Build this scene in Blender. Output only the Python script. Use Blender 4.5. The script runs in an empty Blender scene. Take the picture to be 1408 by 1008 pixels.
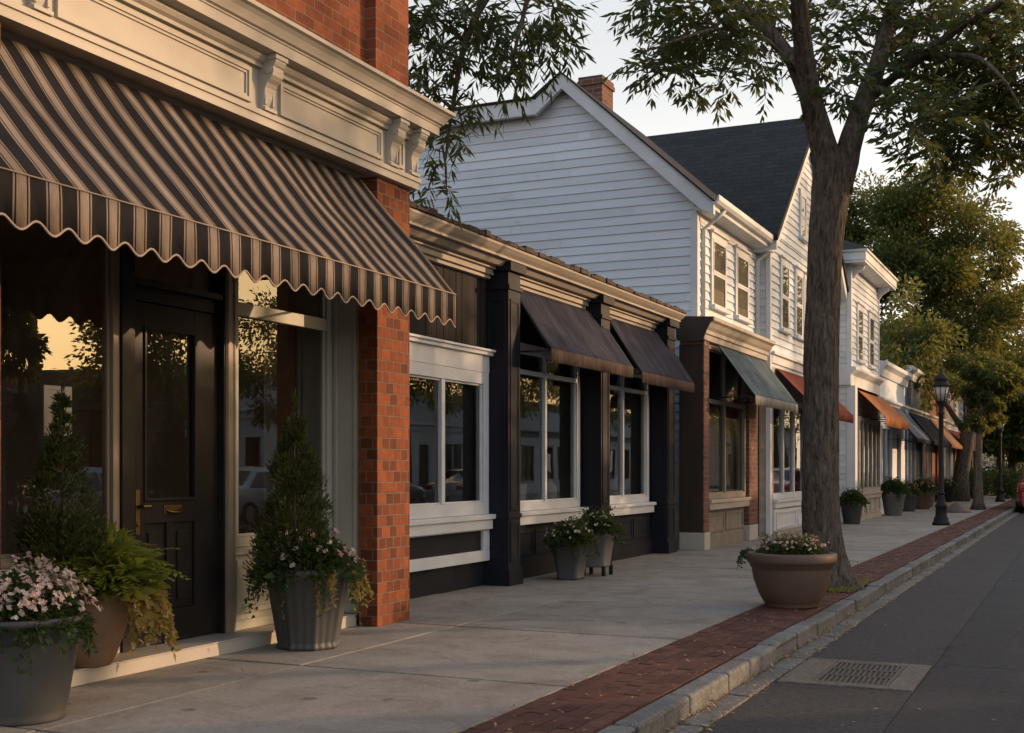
import bpy, math, random
from mathutils import Vector, Matrix, noise as mnoise
random.seed(7)
R = random.random
U = random.uniform
SC = bpy.context.scene
COL = SC.collection
ORG = {}

# ------------------------------------------------------------------ objects
def tag(o, label=None, cat=None, group=None, kind=None):
    if label: o['label'] = label
    if cat: o['category'] = cat
    if group: o['group'] = group
    if kind: o['kind'] = kind
    return o

def thing(name, label, cat, loc=(0, 0, 0), group=None, rz=0.0):
    o = bpy.data.objects.new(name, None)
    o.empty_display_size = .2
    COL.objects.link(o)
    o.location = loc
    o.rotation_euler = (0, 0, rz)
    ORG[o.name] = Vector(loc)
    return tag(o, label, cat, group)

def copy_tree(o, parent=None):
    c = o.copy()
    COL.objects.link(c)
    if parent is not None:
        c.parent = parent
    for ch in list(o.children):
        copy_tree(ch, c)
    return c

class MB:
    """collects faces and links them as one mesh object"""
    def __init__(s):
        s.v = []; s.f = []; s.mi = []; s.sm = []
    def face(s, pts, mi=0, sm=False):
        n = len(s.v)
        s.v.extend([tuple(p) for p in pts])
        s.f.append(tuple(range(n, n + len(pts)))); s.mi.append(mi); s.sm.append(sm)
    def box(s, x0, x1, y0, y1, z0, z1, mi=0):
        if x0 > x1: x0, x1 = x1, x0
        if y0 > y1: y0, y1 = y1, y0
        if z0 > z1: z0, z1 = z1, z0
        n = len(s.v)
        s.v += [(x0, y0, z0), (x1, y0, z0), (x1, y1, z0), (x0, y1, z0), (x0, y0, z1), (x1, y0, z1), (x1, y1, z1), (x0, y1, z1)]
        for q in ((0, 3, 2, 1), (4, 5, 6, 7), (0, 1, 5, 4), (1, 2, 6, 5), (2, 3, 7, 6), (3, 0, 4, 7)):
            s.f.append(tuple(n + i for i in q)); s.mi.append(mi); s.sm.append(False)
    def prism(s, poly, axis, a0, a1, mi=0, sm=False):
        """poly: 2D points; axis 'y': (x,z) swept along y; 'x': (y,z) along x; 'z': (x,y) along z"""
        def P(p, a):
            return {'y': (p[0], a, p[1]), 'x': (a, p[0], p[1]), 'z': (p[0], p[1], a)}[axis]
        n = len(s.v); k = len(poly)
        s.v += [P(p, a0) for p in poly] + [P(p, a1) for p in poly]
        for i in range(k):
            j = (i + 1) % k
            s.f.append((n + i, n + j, n + k + j, n + k + i)); s.mi.append(mi); s.sm.append(sm)
        s.f.append(tuple(range(n + k - 1, n - 1, -1))); s.mi.append(mi); s.sm.append(False)
        s.f.append(tuple(range(n + k, n + 2 * k))); s.mi.append(mi); s.sm.append(False)
    def rings(s, rings, mi=0, sm=True, caps=True, closed=True):
        n = len(s.v); k = len(rings[0])
        for r in rings: s.v.extend([tuple(p) for p in r])
        for a in range(len(rings) - 1):
            for i in range(k if closed else k - 1):
                j = (i + 1) % k
                s.f.append((n + a * k + i, n + a * k + j, n + (a + 1) * k + j, n + (a + 1) * k + i)); s.mi.append(mi); s.sm.append(sm)
        if caps and closed:
            s.f.append(tuple(n + i for i in range(k - 1, -1, -1))); s.mi.append(mi); s.sm.append(False)
            m = n + (len(rings) - 1) * k
            s.f.append(tuple(m + i for i in range(k))); s.mi.append(mi); s.sm.append(False)
    def tube(s, pts, rad, n=8, mi=0, wob=0.0, caps=True):
        pts = [Vector(p) for p in pts]
        if not isinstance(rad, (list, tuple)): rad = [rad] * len(pts)
        rs = []
        t0 = (pts[1] - pts[0]).normalized()
        a = Vector((0, 0, 1)) if abs(t0.z) < .9 else Vector((1, 0, 0))
        u = t0.cross(a).normalized()
        for i, p in enumerate(pts):
            t = (pts[min(i + 1, len(pts) - 1)] - pts[max(i - 1, 0)]).normalized()
            u = (u - t * u.dot(t)).normalized(); w = t.cross(u)
            ring = []
            for k in range(n):
                an = 2 * math.pi * k / n
                d = u * math.cos(an) + w * math.sin(an)
                r = rad[i]
                if wob: r *= 1 + wob * mnoise.noise((p + d * r * 1.0) * 4.0)
                ring.append(p + d * r)
            rs.append(ring)
        s.rings(rs, mi, True, caps)
    def lathe(s, prof, c=(0, 0, 0), n=32, mi=0, flute=None, sm=True, sides=None):
        rs = []
        for r, z in prof:
            ring = []
            for k in range(n):
                an = 2 * math.pi * k / n
                rr = r
                if flute: rr = r * (1 + flute[1] * math.cos(flute[0] * an))
                if sides:
                    m = 2 * math.pi / sides
                    rr = rr * math.cos(m / 2) / math.cos(((an + math.pi/4) % m) - m / 2)
                ring.append((c[0] + rr * math.cos(an), c[1] + rr * math.sin(an), c[2] + z))
            rs.append(ring)
        s.rings(rs, mi, sm, True)
    def build(s, name, mats, parent=None, bevel=0.0, solid=0.0, off=None, sub=0):
        me = bpy.data.meshes.new(name)
        o = Vector((0, 0, 0))
        root = parent
        while root is not None and root.parent is not None: root = root.parent
        if off is not None: o = Vector(off)
        elif root is not None: o = ORG.get(root.name, o)
        vs = [(a - o.x, b - o.y, c - o.z) for a, b, c in s.v]
        me.from_pydata(vs, [], s.f)
        me.polygons.foreach_set('material_index', s.mi)
        me.polygons.foreach_set('use_smooth', s.sm)
        uvl = me.uv_layers.new(name='UVMap')
        buf = []
        V = s.v
        for p in me.polygons:
            nx, ny, nz = abs(p.normal.x), abs(p.normal.y), abs(p.normal.z)
            for vi in p.vertices:
                a, b, c = V[vi]
                if nz >= nx and nz >= ny: buf += (a, b) if (ny > nx and nz < .97) else (b, a)
                elif nx >= ny: buf += (b, c)
                else: buf += (a, c)
        uvl.data.foreach_set('uv', buf)
        if not isinstance(mats, (list, tuple)): mats = [mats]
        for m in mats: me.materials.append(m)
        me.update()
        ob = bpy.data.objects.new(name, me)
        COL.objects.link(ob)
        if parent is not None: ob.parent = parent
        elif off is not None: ob.location = o
        if parent is None: ORG[ob.name] = o
        if bevel:
            md = ob.modifiers.new('edge', 'BEVEL'); md.width = bevel; md.segments = 2; md.limit_method = 'ANGLE'; md.angle_limit = math.radians(40)
        if solid:
            md = ob.modifiers.new('thick', 'SOLIDIFY'); md.thickness = solid; md.offset = 0
        if sub:
            md = ob.modifiers.new('sub', 'SUBSURF'); md.levels = sub; md.render_levels = sub
        return ob

# ------------------------------------------------------------------ materials
MATS = {}
def nt(name):
    m = bpy.data.materials.new(name); m.use_nodes = True
    t = m.node_tree; t.nodes.clear()
    out = t.nodes.new('ShaderNodeOutputMaterial')
    MATS[name] = m
    return m, t, out
def N(t, kind, **kw):
    n = t.nodes.new('ShaderNode' + kind)
    for k, v in kw.items():
        if k in n.inputs: n.inputs[k].default_value = v
        else: setattr(n, k, v)
    return n
def ramp(t, stops, interp='LINEAR'):
    r = t.nodes.new('ShaderNodeValToRGB'); cr = r.color_ramp; cr.interpolation = interp
    while len(cr.elements) < len(stops): cr.elements.new(.5)
    for e, (p, c) in zip(cr.elements, stops):
        e.position = p; e.color = (c[0], c[1], c[2], 1) if isinstance(c, (tuple, list)) else (c, c, c, 1)
    return r
def mixc(t, fac, a, b, blend='MIX'):
    m = t.nodes.new('ShaderNodeMix'); m.data_type = 'RGBA'; m.blend_type = blend
    for sock, v in ((m.inputs[0], fac), (m.inputs[6], a), (m.inputs[7], b)):
        if isinstance(v, bpy.types.NodeSocket): t.links.new(v, sock)
        elif isinstance(v, (int, float)): sock.default_value = v
        else: sock.default_value = (v[0], v[1], v[2], 1)
    return m.outputs[2]
def math_(t, op, a, b=None, c=None):
    m = t.nodes.new('ShaderNodeMath'); m.operation = op
    for sock, v in zip(m.inputs, (a, b, c)):
        if v is None: continue
        if isinstance(v, bpy.types.NodeSocket): t.links.new(v, sock)
        else: sock.default_value = v
    return m.outputs[0]
def pos(t, scale=(1, 1, 1)):
    g = t.nodes.new('ShaderNodeNewGeometry')
    mp = N(t, 'Mapping'); mp.inputs['Scale'].default_value = scale
    t.links.new(g.outputs['Position'], mp.inputs['Vector'])
    return mp.outputs[0]
def noise(t, vec, scale, detail=4, rough=.55, dist=0):
    n = N(t, 'TexNoise'); n.inputs['Scale'].default_value = scale; n.inputs['Detail'].default_value = detail
    n.inputs['Roughness'].default_value = rough; n.inputs['Distortion'].default_value = dist
    if vec is not None: t.links.new(vec, n.inputs['Vector'])
    return n.outputs['Fac']
def bump(t, h, strength, dist=.01, nrm=None):
    b = N(t, 'Bump'); b.inputs['Strength'].default_value = strength; b.inputs['Distance'].default_value = dist
    t.links.new(h, b.inputs['Height'])
    if nrm is not None: t.links.new(nrm, b.inputs['Normal'])
    return b.outputs[0]
def principled(t, out, col, rough=.6, nrm=None, metal=0.0, spec=.5, coat=0.0):
    p = N(t, 'BsdfPrincipled')
    if isinstance(col, bpy.types.NodeSocket): t.links.new(col, p.inputs['Base Color'])
    else: p.inputs['Base Color'].default_value = (*col, 1)
    if isinstance(rough, bpy.types.NodeSocket): t.links.new(rough, p.inputs['Roughness'])
    else: p.inputs['Roughness'].default_value = rough
    p.inputs['Metallic'].default_value = metal
    p.inputs['Specular IOR Level'].default_value = spec
    if coat: p.inputs['Coat Weight'].default_value = coat; p.inputs['Coat Roughness'].default_value = .08
    if nrm is not None: t.links.new(nrm, p.inputs['Normal'])
    t.links.new(p.outputs[0], out.inputs[0])
    return p

def mat(name, c1, c2=None, scale=3.0, rough=.6, bmp=.15, bscale=60, bdist=.004, metal=0, spec=.4, stretch=(1, 1, 1), island=0.0, wear=None, coat=0):
    """painted / stone / fabric surface: two tones by noise, fine bump, optional tone per piece and worn patches"""
    m, t, out = nt(name)
    if c2 is None: c2 = tuple(x * .8 for x in c1)
    v = pos(t, stretch)
    f = noise(t, v, scale, 6, .6)
    r = ramp(t, [(.3, c1), (.7, c2)])
    t.links.new(f, r.inputs[0]); col = r.outputs[0]
    if island:
        g = t.nodes.new('ShaderNodeNewGeometry')
        k = math_(t, 'MULTIPLY_ADD', g.outputs['Random Per Island'], 2 * island, 1 - island)
        cb = N(t, 'CombineColor'); [t.links.new(k, cb.inputs[i]) for i in range(3)]
        col = mixc(t, 1.0, col, cb.outputs[0], 'MULTIPLY')
    if wear:
        wf = noise(t, v, wear[1], 8, .7, .3)
        wr = ramp(t, [(wear[2], 0.0), (wear[2] + .06, 1.0)]); t.links.new(wf, wr.inputs[0])
        col = mixc(t, wr.outputs[0], col, wear[0])
    h = noise(t, v, bscale, 4, .65)
    rr = math_(t, 'MULTIPLY_ADD', f, .25, rough - .12)
    principled(t, out, col, rr, bump(t, h, bmp, bdist) if bmp else None, metal, spec, coat)
    return m

def brick_mat(name, c1, c2, mortar, bw=.2, rh=.09, ms=.007, bdist=.008, wear=None):
    m, t, out = nt(name)
    uv = t.nodes.new('ShaderNodeUVMap'); uv.uv_map = 'UVMap'
    b = N(t, 'TexBrick'); b.inputs['Scale'].default_value = 1; b.inputs['Brick Width'].default_value = bw; b.inputs['Row Height'].default_value = rh
    b.inputs['Mortar Size'].default_value = ms; b.inputs['Mortar Smooth'].default_value = .25; b.inputs['Bias'].default_value = 0
    b.inputs['Color1'].default_value = (*c1, 1); b.inputs['Color2'].default_value = (*c2, 1); b.inputs['Mortar'].default_value = (*mortar, 1)
    wob = noise(t, pos(t), 9, 3)
    add = N(t, 'VectorMath', operation='MULTIPLY_ADD')
    cmb = N(t, 'CombineXYZ'); t.links.new(wob, cmb.inputs[0]); t.links.new(wob, cmb.inputs[1])
    add.inputs[1].default_value = (.012, .012, 0); t.links.new(cmb.outputs[0], add.inputs[0]); t.links.new(uv.outputs[0], add.inputs[2])
    t.links.new(add.outputs[0], b.inputs['Vector'])
    f = noise(t, pos(t), 14, 6, .7)
    r = ramp(t, [(.25, .62), (.75, 1.25)]); t.links.new(f, r.inputs[0])
    col = mixc(t, .8, b.outputs['Color'], r.outputs[0], 'MULTIPLY')
    if wear:
        wf = noise(t, pos(t), wear[1], 8, .7, .3)
        wr = ramp(t, [(wear[2], 0.0), (wear[2] + .06, 1.0)]); t.links.new(wf, wr.inputs[0])
        col = mixc(t, wr.outputs[0], col, wear[0])
    inv = math_(t, 'SUBTRACT', 1.0, b.outputs['Fac'])
    fine = noise(t, pos(t), 90, 5, .7)
    h = math_(t, 'MULTIPLY_ADD', fine, .25, inv)
    principled(t, out, col, .85, bump(t, h, .9, bdist), 0, .25)
    return m

def leaf_mat(name, c1, c2, tr, scale=1.3, trans=.35):
    m, t, out = nt(name)
    g = t.nodes.new('ShaderNodeNewGeometry')
    f = noise(t, pos(t), scale, 3)
    k = math_(t, 'ADD', math_(t, 'MULTIPLY', f, .6), math_(t, 'MULTIPLY', g.outputs['Random Per Island'], .5))
    r = ramp(t, [(.25, c1), (.75, c2)]); t.links.new(k, r.inputs[0])
    p = N(t, 'BsdfPrincipled', Roughness=.5); p.inputs['Specular IOR Level'].default_value = .25
    t.links.new(r.outputs[0], p.inputs['Base Color'])
    tl = N(t, 'BsdfTranslucent'); t.links.new(mixc(t, .75, r.outputs[0], tr), tl.inputs[0])
    mx = N(t, 'MixShader'); mx.inputs[0].default_value = trans
    t.links.new(p.outputs[0], mx.inputs[1]); t.links.new(tl.outputs[0], mx.inputs[2]); t.links.new(mx.outputs[0], out.inputs[0])
    return m

def glass_mat(name, tint=(.9, .93, .92), ior=2.15, rough=0.0, wav=.02):
    m, t, out = nt(name)
    h = noise(t, pos(t), 1.1, 1)
    nb = bump(t, h, .05, wav)
    fr = N(t, 'Fresnel', IOR=ior); t.links.new(nb, fr.inputs['Normal'])
    gl = N(t, 'BsdfGlossy', Roughness=rough); gl.inputs['Color'].default_value = (1, 1, 1, 1); t.links.new(nb, gl.inputs['Normal'])
    tp = N(t, 'BsdfTransparent'); tp.inputs[0].default_value = (*tint, 1)
    mx = N(t, 'MixShader'); t.links.new(fr.outputs[0], mx.inputs[0]); t.links.new(tp.outputs[0], mx.inputs[1]); t.links.new(gl.outputs[0], mx.inputs[2])
    t.links.new(mx.outputs[0], out.inputs[0])
    return m

def stripe_mat(name, light, dark, period, y0, frac=.50):
    m, t, out = nt(name)
    g = t.nodes.new('ShaderNodeUVMap'); g.uv_map = 'UVMap'
    sp = N(t, 'SeparateXYZ'); t.links.new(g.outputs[0], sp.inputs[0])
    f = math_(t, 'FRACT', math_(t, 'DIVIDE', math_(t, 'SUBTRACT', sp.outputs[0], y0), period))
    a = frac
    r = ramp(t, [(0, light), (.05, dark), (.10, light), (a - .10, dark), (a - .05, light), (a, dark)], 'CONSTANT'); t.links.new(f, r.inputs[0])
    st = noise(t, pos(t, (.6, 2.2, .6)), 2.0, 7, .72)
    rr = ramp(t, [(.34, .5), (.64, 1.15)]); t.links.new(st, rr.inputs[0])
    col = mixc(t, .95, r.outputs[0], rr.outputs[0], 'MULTIPLY')
    weave = noise(t, pos(t), 260, 2)
    big = noise(t, pos(t), 3.5, 3)
    h = math_(t, 'MULTIPLY_ADD', weave, .08, big)
    p = principled(t, out, col, .85, bump(t, h, .35, .03), 0, .08)
    return m

def awning_mat(name, c1, c2, y_scale=7.0):
    m, t, out = nt(name)
    st = noise(t, pos(t, (.14, 1, .14)), y_scale, 7, .72, .3)
    r0 = ramp(t, [(.33, c1), (.67, c2)]); t.links.new(st, r0.inputs[0])
    g = t.nodes.new('ShaderNodeNewGeometry'); sp = N(t, 'SeparateXYZ'); t.links.new(g.outputs['Position'], sp.inputs[0])
    fr = math_(t, 'FRACT', math_(t, 'DIVIDE', sp.outputs[1], .46)); sr = ramp(t, [(0, .45), (.02, .6), (.035, 1.0), (.97, 1.0), (1, .55)]); t.links.new(fr, sr.inputs[0])
    dirt = noise(t, pos(t), 2.3, 6, .7); dr = ramp(t, [(.35, .7), (.65, 1.12)]); t.links.new(dirt, dr.inputs[0])
    cc = mixc(t, 1.0, mixc(t, .9, r0.outputs[0], sr.outputs[0], 'MULTIPLY'), dr.outputs[0], 'MULTIPLY')
    r = N(t, 'Gamma'); r.inputs[1].default_value = 1; t.links.new(cc, r.inputs[0])
    weave = noise(t, pos(t), 240, 2); big = noise(t, pos(t, (.6, 1, .6)), 4.5, 3)
    h = math_(t, 'MULTIPLY_ADD', weave, .08, big)
    d = N(t, 'BsdfPrincipled', Roughness=.9); d.inputs['Specular IOR Level'].default_value = .08
    t.links.new(r.outputs[0], d.inputs['Base Color']); t.links.new(bump(t, h, .4, .04), d.inputs['Normal'])
    tl = N(t, 'BsdfTranslucent'); t.links.new(r.outputs[0], tl.inputs[0])
    mx = N(t, 'MixShader'); mx.inputs[0].default_value = .15
    t.links.new(d.outputs[0], mx.inputs[1]); t.links.new(tl.outputs[0], mx.inputs[2]); t.links.new(mx.outputs[0], out.inputs[0])
    return m

def bark_mat(name, c1, c2):
    m, t, out = nt(name)
    v = pos(t, (1, 1, .2))
    a = noise(t, v, 30, 8, .72, .8)
    b = noise(t, pos(t), 5, 5, .6)
    r = ramp(t, [(.35, c1), (.62, c2)]); t.links.new(a, r.inputs[0])
    r2 = ramp(t, [(.3, .75), (.75, 1.25)]); t.links.new(b, r2.inputs[0])
    col = mixc(t, .8, r.outputs[0], r2.outputs[0], 'MULTIPLY')
    principled(t, out, col, .95, bump(t, a, 1.0, .045), 0, .15)
    return m

def ground_mat(name, c1, c2, stain, fine_amt=.25, scale=.55, rough=.8, sp_scale=220, bmp=.35, island=0.0, streak=None, crack=0.0, spots=0.0):
    m, t, out = nt(name)
    p = pos(t)
    big = noise(t, p, scale, 8, .62, .5)
    r = ramp(t, [(.3, c1), (.7, c2)]); t.links.new(big, r.inputs[0]); col = r.outputs[0]
    s2 = noise(t, p, 1.9, 8, .7, .8)
    sr = ramp(t, [(.46, 0.0), (.70, .62)]); t.links.new(s2, sr.inputs[0])
    col = mixc(t, sr.outputs[0], col, stain)
    fine = math_(t, 'ADD', math_(t, 'MULTIPLY', noise(t, p, sp_scale, 3, .8), .6), math_(t, 'MULTIPLY', noise(t, p, sp_scale * .3, 3, .7), .4))
    fr = ramp(t, [(.43, 1 - fine_amt), (.57, 1 + fine_amt)]); t.links.new(fine, fr.inputs[0])
    col = mixc(t, 1.0, col, fr.outputs[0], 'MULTIPLY')
    if island:
        g = t.nodes.new('ShaderNodeNewGeometry')
        k = math_(t, 'MULTIPLY_ADD', g.outputs['Random Per Island'], 2 * island, 1 - island)
        cb = N(t, 'CombineColor'); [t.links.new(k, cb.inputs[i]) for i in range(3)]
        col = mixc(t, 1.0, col, cb.outputs[0], 'MULTIPLY')
    if streak:
        sx = noise(t, pos(t, (1.6, .12, 1)), 1.0, 5, .6, .2)
        kr = ramp(t, [(.45, 0.0), (.62, .7)]); t.links.new(sx, kr.inputs[0])
        col = mixc(t, kr.outputs[0], col, streak)
    dist = N(t, 'VectorMath', operation='MULTIPLY_ADD')
    nz = t.nodes.new('ShaderNodeTexNoise'); nz.inputs['Scale'].default_value = 2.3; nz.inputs['Detail'].default_value = 5; t.links.new(p, nz.inputs['Vector'])
    t.links.new(nz.outputs['Color'], dist.inputs[0]); dist.inputs[1].default_value = (.55, .55, .55); t.links.new(p, dist.inputs[2])
    if crack:
        vo = N(t, 'TexVoronoi', feature='DISTANCE_TO_EDGE'); vo.inputs['Scale'].default_value = crack; t.links.new(dist.outputs[0], vo.inputs['Vector'])
        msk = noise(t, p, .7, 3); mr = ramp(t, [(.47, 0.0), (.55, 1.0)]); t.links.new(msk, mr.inputs[0])
        ck = ramp(t, [(0, .75), (.006, .5), (.014, 0.0)]); t.links.new(vo.outputs['Distance'], ck.inputs[0])
        col = mixc(t, math_(t, 'MULTIPLY', ck.outputs[0], mr.outputs[0]), col, tuple(x * .25 for x in c2))
    if spots:
        vs_ = N(t, 'TexVoronoi'); vs_.inputs['Scale'].default_value = spots; t.links.new(p, vs_.inputs['Vector'])
        sr2 = ramp(t, [(.07, .55), (.11, 0.0)]); t.links.new(vs_.outputs['Distance'], sr2.inputs[0])
        col = mixc(t, sr2.outputs[0], col, tuple(x * .35 for x in stain))
    h = math_(t, 'MULTIPLY_ADD', noise(t, p, 14, 4), .6, fine)
    principled(t, out, col, math_(t, 'MULTIPLY_ADD', s2, .3, rough - .15), bump(t, h, bmp, .004), 0, .3)
    return m

M = {}
M['brick'] = brick_mat('red_brick', (.27, .072, .024), (.105, .032, .018), (.185, .12, .085), .122, .092, .0065, .010, ((.10, .05, .032), 3.5, .66))
M['brick_wall'] = brick_mat('red_brick_wall', (.27, .078, .034), (.16, .048, .024), (.24, .15, .10), .25, .085, .006)
M['brick_dark'] = brick_mat('weathered_brick', (.20, .075, .045), (.10, .05, .04), (.2, .17, .15), .2, .085, .007, wear=((.42, .38, .34), 3.2, .62))
M['chimney'] = brick_mat('chimney_brick', (.19, .08, .05), (.12, .055, .042), (.2, .17, .15), .22, .09, .01)
M['cream'] = mat('cream_paint', (.455, .42, .365), (.35, .325, .29), 1.1, .55, .12, 45, wear=((.40, .35, .29), 4, .62))
M['sage'] = mat('sage_grey_paint', (.44, .43, .37), (.36, .36, .31), 2.5, .5, .12, 45, wear=((.24, .22, .19), 5, .68))
M['bronze'] = mat('bronze_frame_paint', (.27, .215, .155), (.20, .16, .12), 4, .45, .1, 60)
M['black'] = mat('black_gloss_paint', (.014, .0125, .012), (.024, .020, .018), 3, .42, .1, 30, spec=.18)
M['navy'] = mat('navy_black_paint', (.0085, .0105, .016), (.013, .0155, .022), 3, .62, .15, 35, spec=.22, wear=((.026, .027, .030), 7, .7))
M['navy_board'] = mat('weathered_navy_boards', (.009, .011, .017), (.030, .024, .020), 2.2, .7, .35, 40, stretch=(1, 4, .35), island=.35, spec=.12)
M['white'] = mat('white_paint', (.64, .66, .68), (.53, .55, .57), 2, .5, .1, 50, wear=((.36, .34, .31), 7, .66))
M['siding'] = mat('white_clapboard_paint', (.66, .715, .77), (.58, .63, .68), 1.6, .65, .35, 30, stretch=(.4, .4, 3), island=.10, wear=((.30, .28, .26), 6, .63))
M['old_white'] = mat('worn_white_wood', (.42, .375, .32), (.29, .25, .21), 3, .65, .3, 30, stretch=(1, .25, 2), wear=((.25, .19, .14), 7, .62))
M['taupe'] = mat('taupe_paint', (.22, .19, .155), (.17, .145, .12), 4, .55, .15, 40, wear=((.1, .085, .07), 6, .66))
M['brown_wood'] = mat('dark_brown_wood', (.026, .018, .014), (.05, .03, .021), 5, .6, .2, 40, stretch=(1, 1, .2), wear=((.30, .22, .16), 6, .72))
M['stone'] = mat('limestone', (.46, .43, .38), (.36, .33, .29), 3, .8, .3, 60, wear=((.2, .18, .15), 4, .66))
M['roof'] = brick_mat('asphalt_shingles', (.028, .0265, .026), (.017, .0165, .016), (.010, .010, .012), .3, .14, .008, .012)
M['roof_edge'] = mat('dark_roof_tiles', (.045, .03, .024), (.025, .02, .018), 6, .8, .3, 40, island=.4)
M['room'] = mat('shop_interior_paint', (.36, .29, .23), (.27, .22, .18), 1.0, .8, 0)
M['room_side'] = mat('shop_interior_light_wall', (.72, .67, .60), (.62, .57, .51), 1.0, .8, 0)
M['glass'] = glass_mat('window_glass')
M['glass_up'] = glass_mat('upstairs_glass', ior=1.42)
M['blind'] = mat('window_blind', (.17, .15, .13), (.12, .105, .09), 2, .8, .05, stretch=(1, 1, 8))
M['brass'] = mat('aged_brass', (.20, .14, .07), (.14, .10, .05), 9, .4, .05, 60, metal=1)
M['iron'] = mat('black_cast_iron', (.011, .012, .012), (.02, .02, .0195), 8, .6, .2, 90, spec=.25)
M['rust_iron'] = mat('rusty_grate_iron', (.12, .097, .078), (.075, .06, .05), 9, .7, .3, 90, metal=.1)
M['concrete'] = ground_mat('concrete_paving', (.315, .288, .252), (.215, .194, .17), (.115, .09, .07), .16, .6, .82, 95, .4, .09, None, 0, 2.1)
M['joint'] = mat('joint_dirt', (.028, .023, .018), (.05, .042, .033), 8, .95, .2, 90)
M['paver'] = mat('brick_pavers', (.112, .048, .036), (.078, .036, .029), 5, .82, .5, 90, island=.26, spec=.2, wear=((.20, .15, .12), 9, .69))
M['kerb'] = ground_mat('granite_kerb', (.175, .173, .168), (.11, .108, .104), (.075, .068, .058), .35, 1.6, .75, 70, 1.0, .17)
M['gutter'] = ground_mat('gutter_stone', (.17, .16, .148), (.11, .105, .098), (.075, .065, .055), .3, 1.6, .75, 70, .9, .17)
M['asphalt'] = ground_mat('asphalt', (.025, .0248, .028), (.0165, .0165, .0195), (.035, .032, .031), .5, .6, .78, 80, 1.0, 0, (.044, .040, .037), .42)
M['asphalt_old'] = ground_mat('asphalt_patch', (.044, .0405, .039), (.030, .0285, .0285), (.054, .048, .043), .45, .65, .8, 80, 1.0, 0, None, .55)
M['frame_conc'] = ground_mat('drain_frame_concrete', (.155, .128, .104), (.11, .092, .076), (.07, .058, .047), .3, 2.2, .8, 80, .7)
M['pit'] = mat('drain_pit', (.006, .006, .006), (.01, .01, .01), 3, .9, 0)
M['soil'] = mat('potting_soil', (.035, .024, .016), (.06, .042, .028), 30, .95, .8, 70, .02)
M['terracotta'] = mat('terracotta', (.25, .155, .095), (.17, .105, .065), 5, .75, .3, 60, wear=((.34, .26, .2), 6, .66))
M['brown_pot'] = mat('brown_clay_pot', (.13, .085, .06), (.092, .06, .044), 3.5, .6, .2, 60, wear=((.24, .19, .15), 5, .70))
M['grey_pot'] = mat('grey_zinc_pot', (.085, .085, .083), (.050, .051, .050), 3.5, .5, .25, 50, stretch=(1, 1, .3), wear=((.2, .18, .155), 5, .66))
M['stone_pot'] = mat('stone_grey_pot', (.19, .175, .16), (.135, .125, .115), 5, .75, .3, 60)
M['leaf'] = leaf_mat('locust_leaf', (.018, .036, .014), (.044, .066, .020), (.20, .21, .04), 1.1, .30)
M['leaf_far'] = leaf_mat('street_tree_leaf', (.022, .042, .016), (.070, .095, .027), (.30, .28, .05), .45, .42)
M['leaf_pot'] = leaf_mat('planter_leaf', (.022, .045, .014), (.055, .082, .026), (.14, .18, .04), 9, .25)
M['leaf_lime'] = leaf_mat('lime_fern_leaf', (.075, .125, .020), (.24, .27, .045), (.38, .38, .06), 9, .4)
M['leaf_gold'] = leaf_mat('gold_trailing_leaf', (.14, .13, .03), (.36, .25, .07), (.5, .34, .09), 9, .3)
M['needle'] = leaf_mat('conifer_needle', (.018, .034, .011), (.085, .095, .026), (.08, .09, .02), 7, .15)
M['petal_pink'] = leaf_mat('pink_petal', (.42, .28, .27), (.57, .44, .40), (.55, .38, .34), 12, .3)
M['petal_white'] = leaf_mat('white_petal', (.52, .47, .42), (.62, .56, .49), (.7, .6, .5), 12, .3)
M['petal_rose'] = leaf_mat('rose_petal', (.42, .13, .16), (.55, .30, .28), (.5, .2, .2), 12, .3)
M['petal_red'] = leaf_mat('red_petal', (.42, .045, .05), (.5, .12, .1), (.5, .1, .1), 12, .3)
M['bark'] = bark_mat('furrowed_bark', (.034, .026, .020), (.20, .16, .125))
M['litter'] = leaf_mat('fallen_leaf', (.22, .12, .05), (.50, .31, .13), (.4, .25, .1), 20, .1)
M['paper'] = mat('paper_white', (.44, .42, .38), (.40, .38, .34), 5, .8, .05)
M['ink'] = mat('faded_ink', (.22, .19, .18), (.3, .26, .25), 30, .8, 0)
M['ink_red'] = mat('faded_red_ink', (.42, .2, .17), (.5, .3, .26), 30, .8, 0)
M['stripe'] = stripe_mat('striped_canvas', (.225, .182, .150), (.0165, .016, .0185), .2, 4.22)
M['stripe_edge'] = mat('cream_piping', (.34, .27, .21), (.27, .21, .165), 9, .8, .1)
M['aw_dark'] = awning_mat('plum_brown_canvas', (.022, .030, .060), (.070, .070, .092))
M['aw_dark_v'] = awning_mat('plum_brown_valance', (.095, .07, .064), (.14, .102, .088), 9)
M['aw_teal'] = awning_mat('slate_teal_canvas', (.060, .105, .135), (.17, .205, .22))
M['aw_teal_v'] = awning_mat('pale_teal_valance', (.26, .25, .23), (.34, .32, .29), 9)
M['aw_red'] = awning_mat('brick_red_canvas', (.23, .062, .045), (.30, .095, .07))
M['aw_orange'] = awning_mat('burnt_orange_canvas', (.40, .155, .065), (.50, .215, .095))
M['aw_navy'] = awning_mat('navy_canvas', (.02, .026, .04), (.036, .043, .06))
M['aw_grey'] = awning_mat('blue_grey_canvas', (.10, .12, .15), (.15, .175, .2))
M['aw_tan'] = awning_mat('tan_canvas', (.33, .19, .12), (.42, .25, .16))
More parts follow.
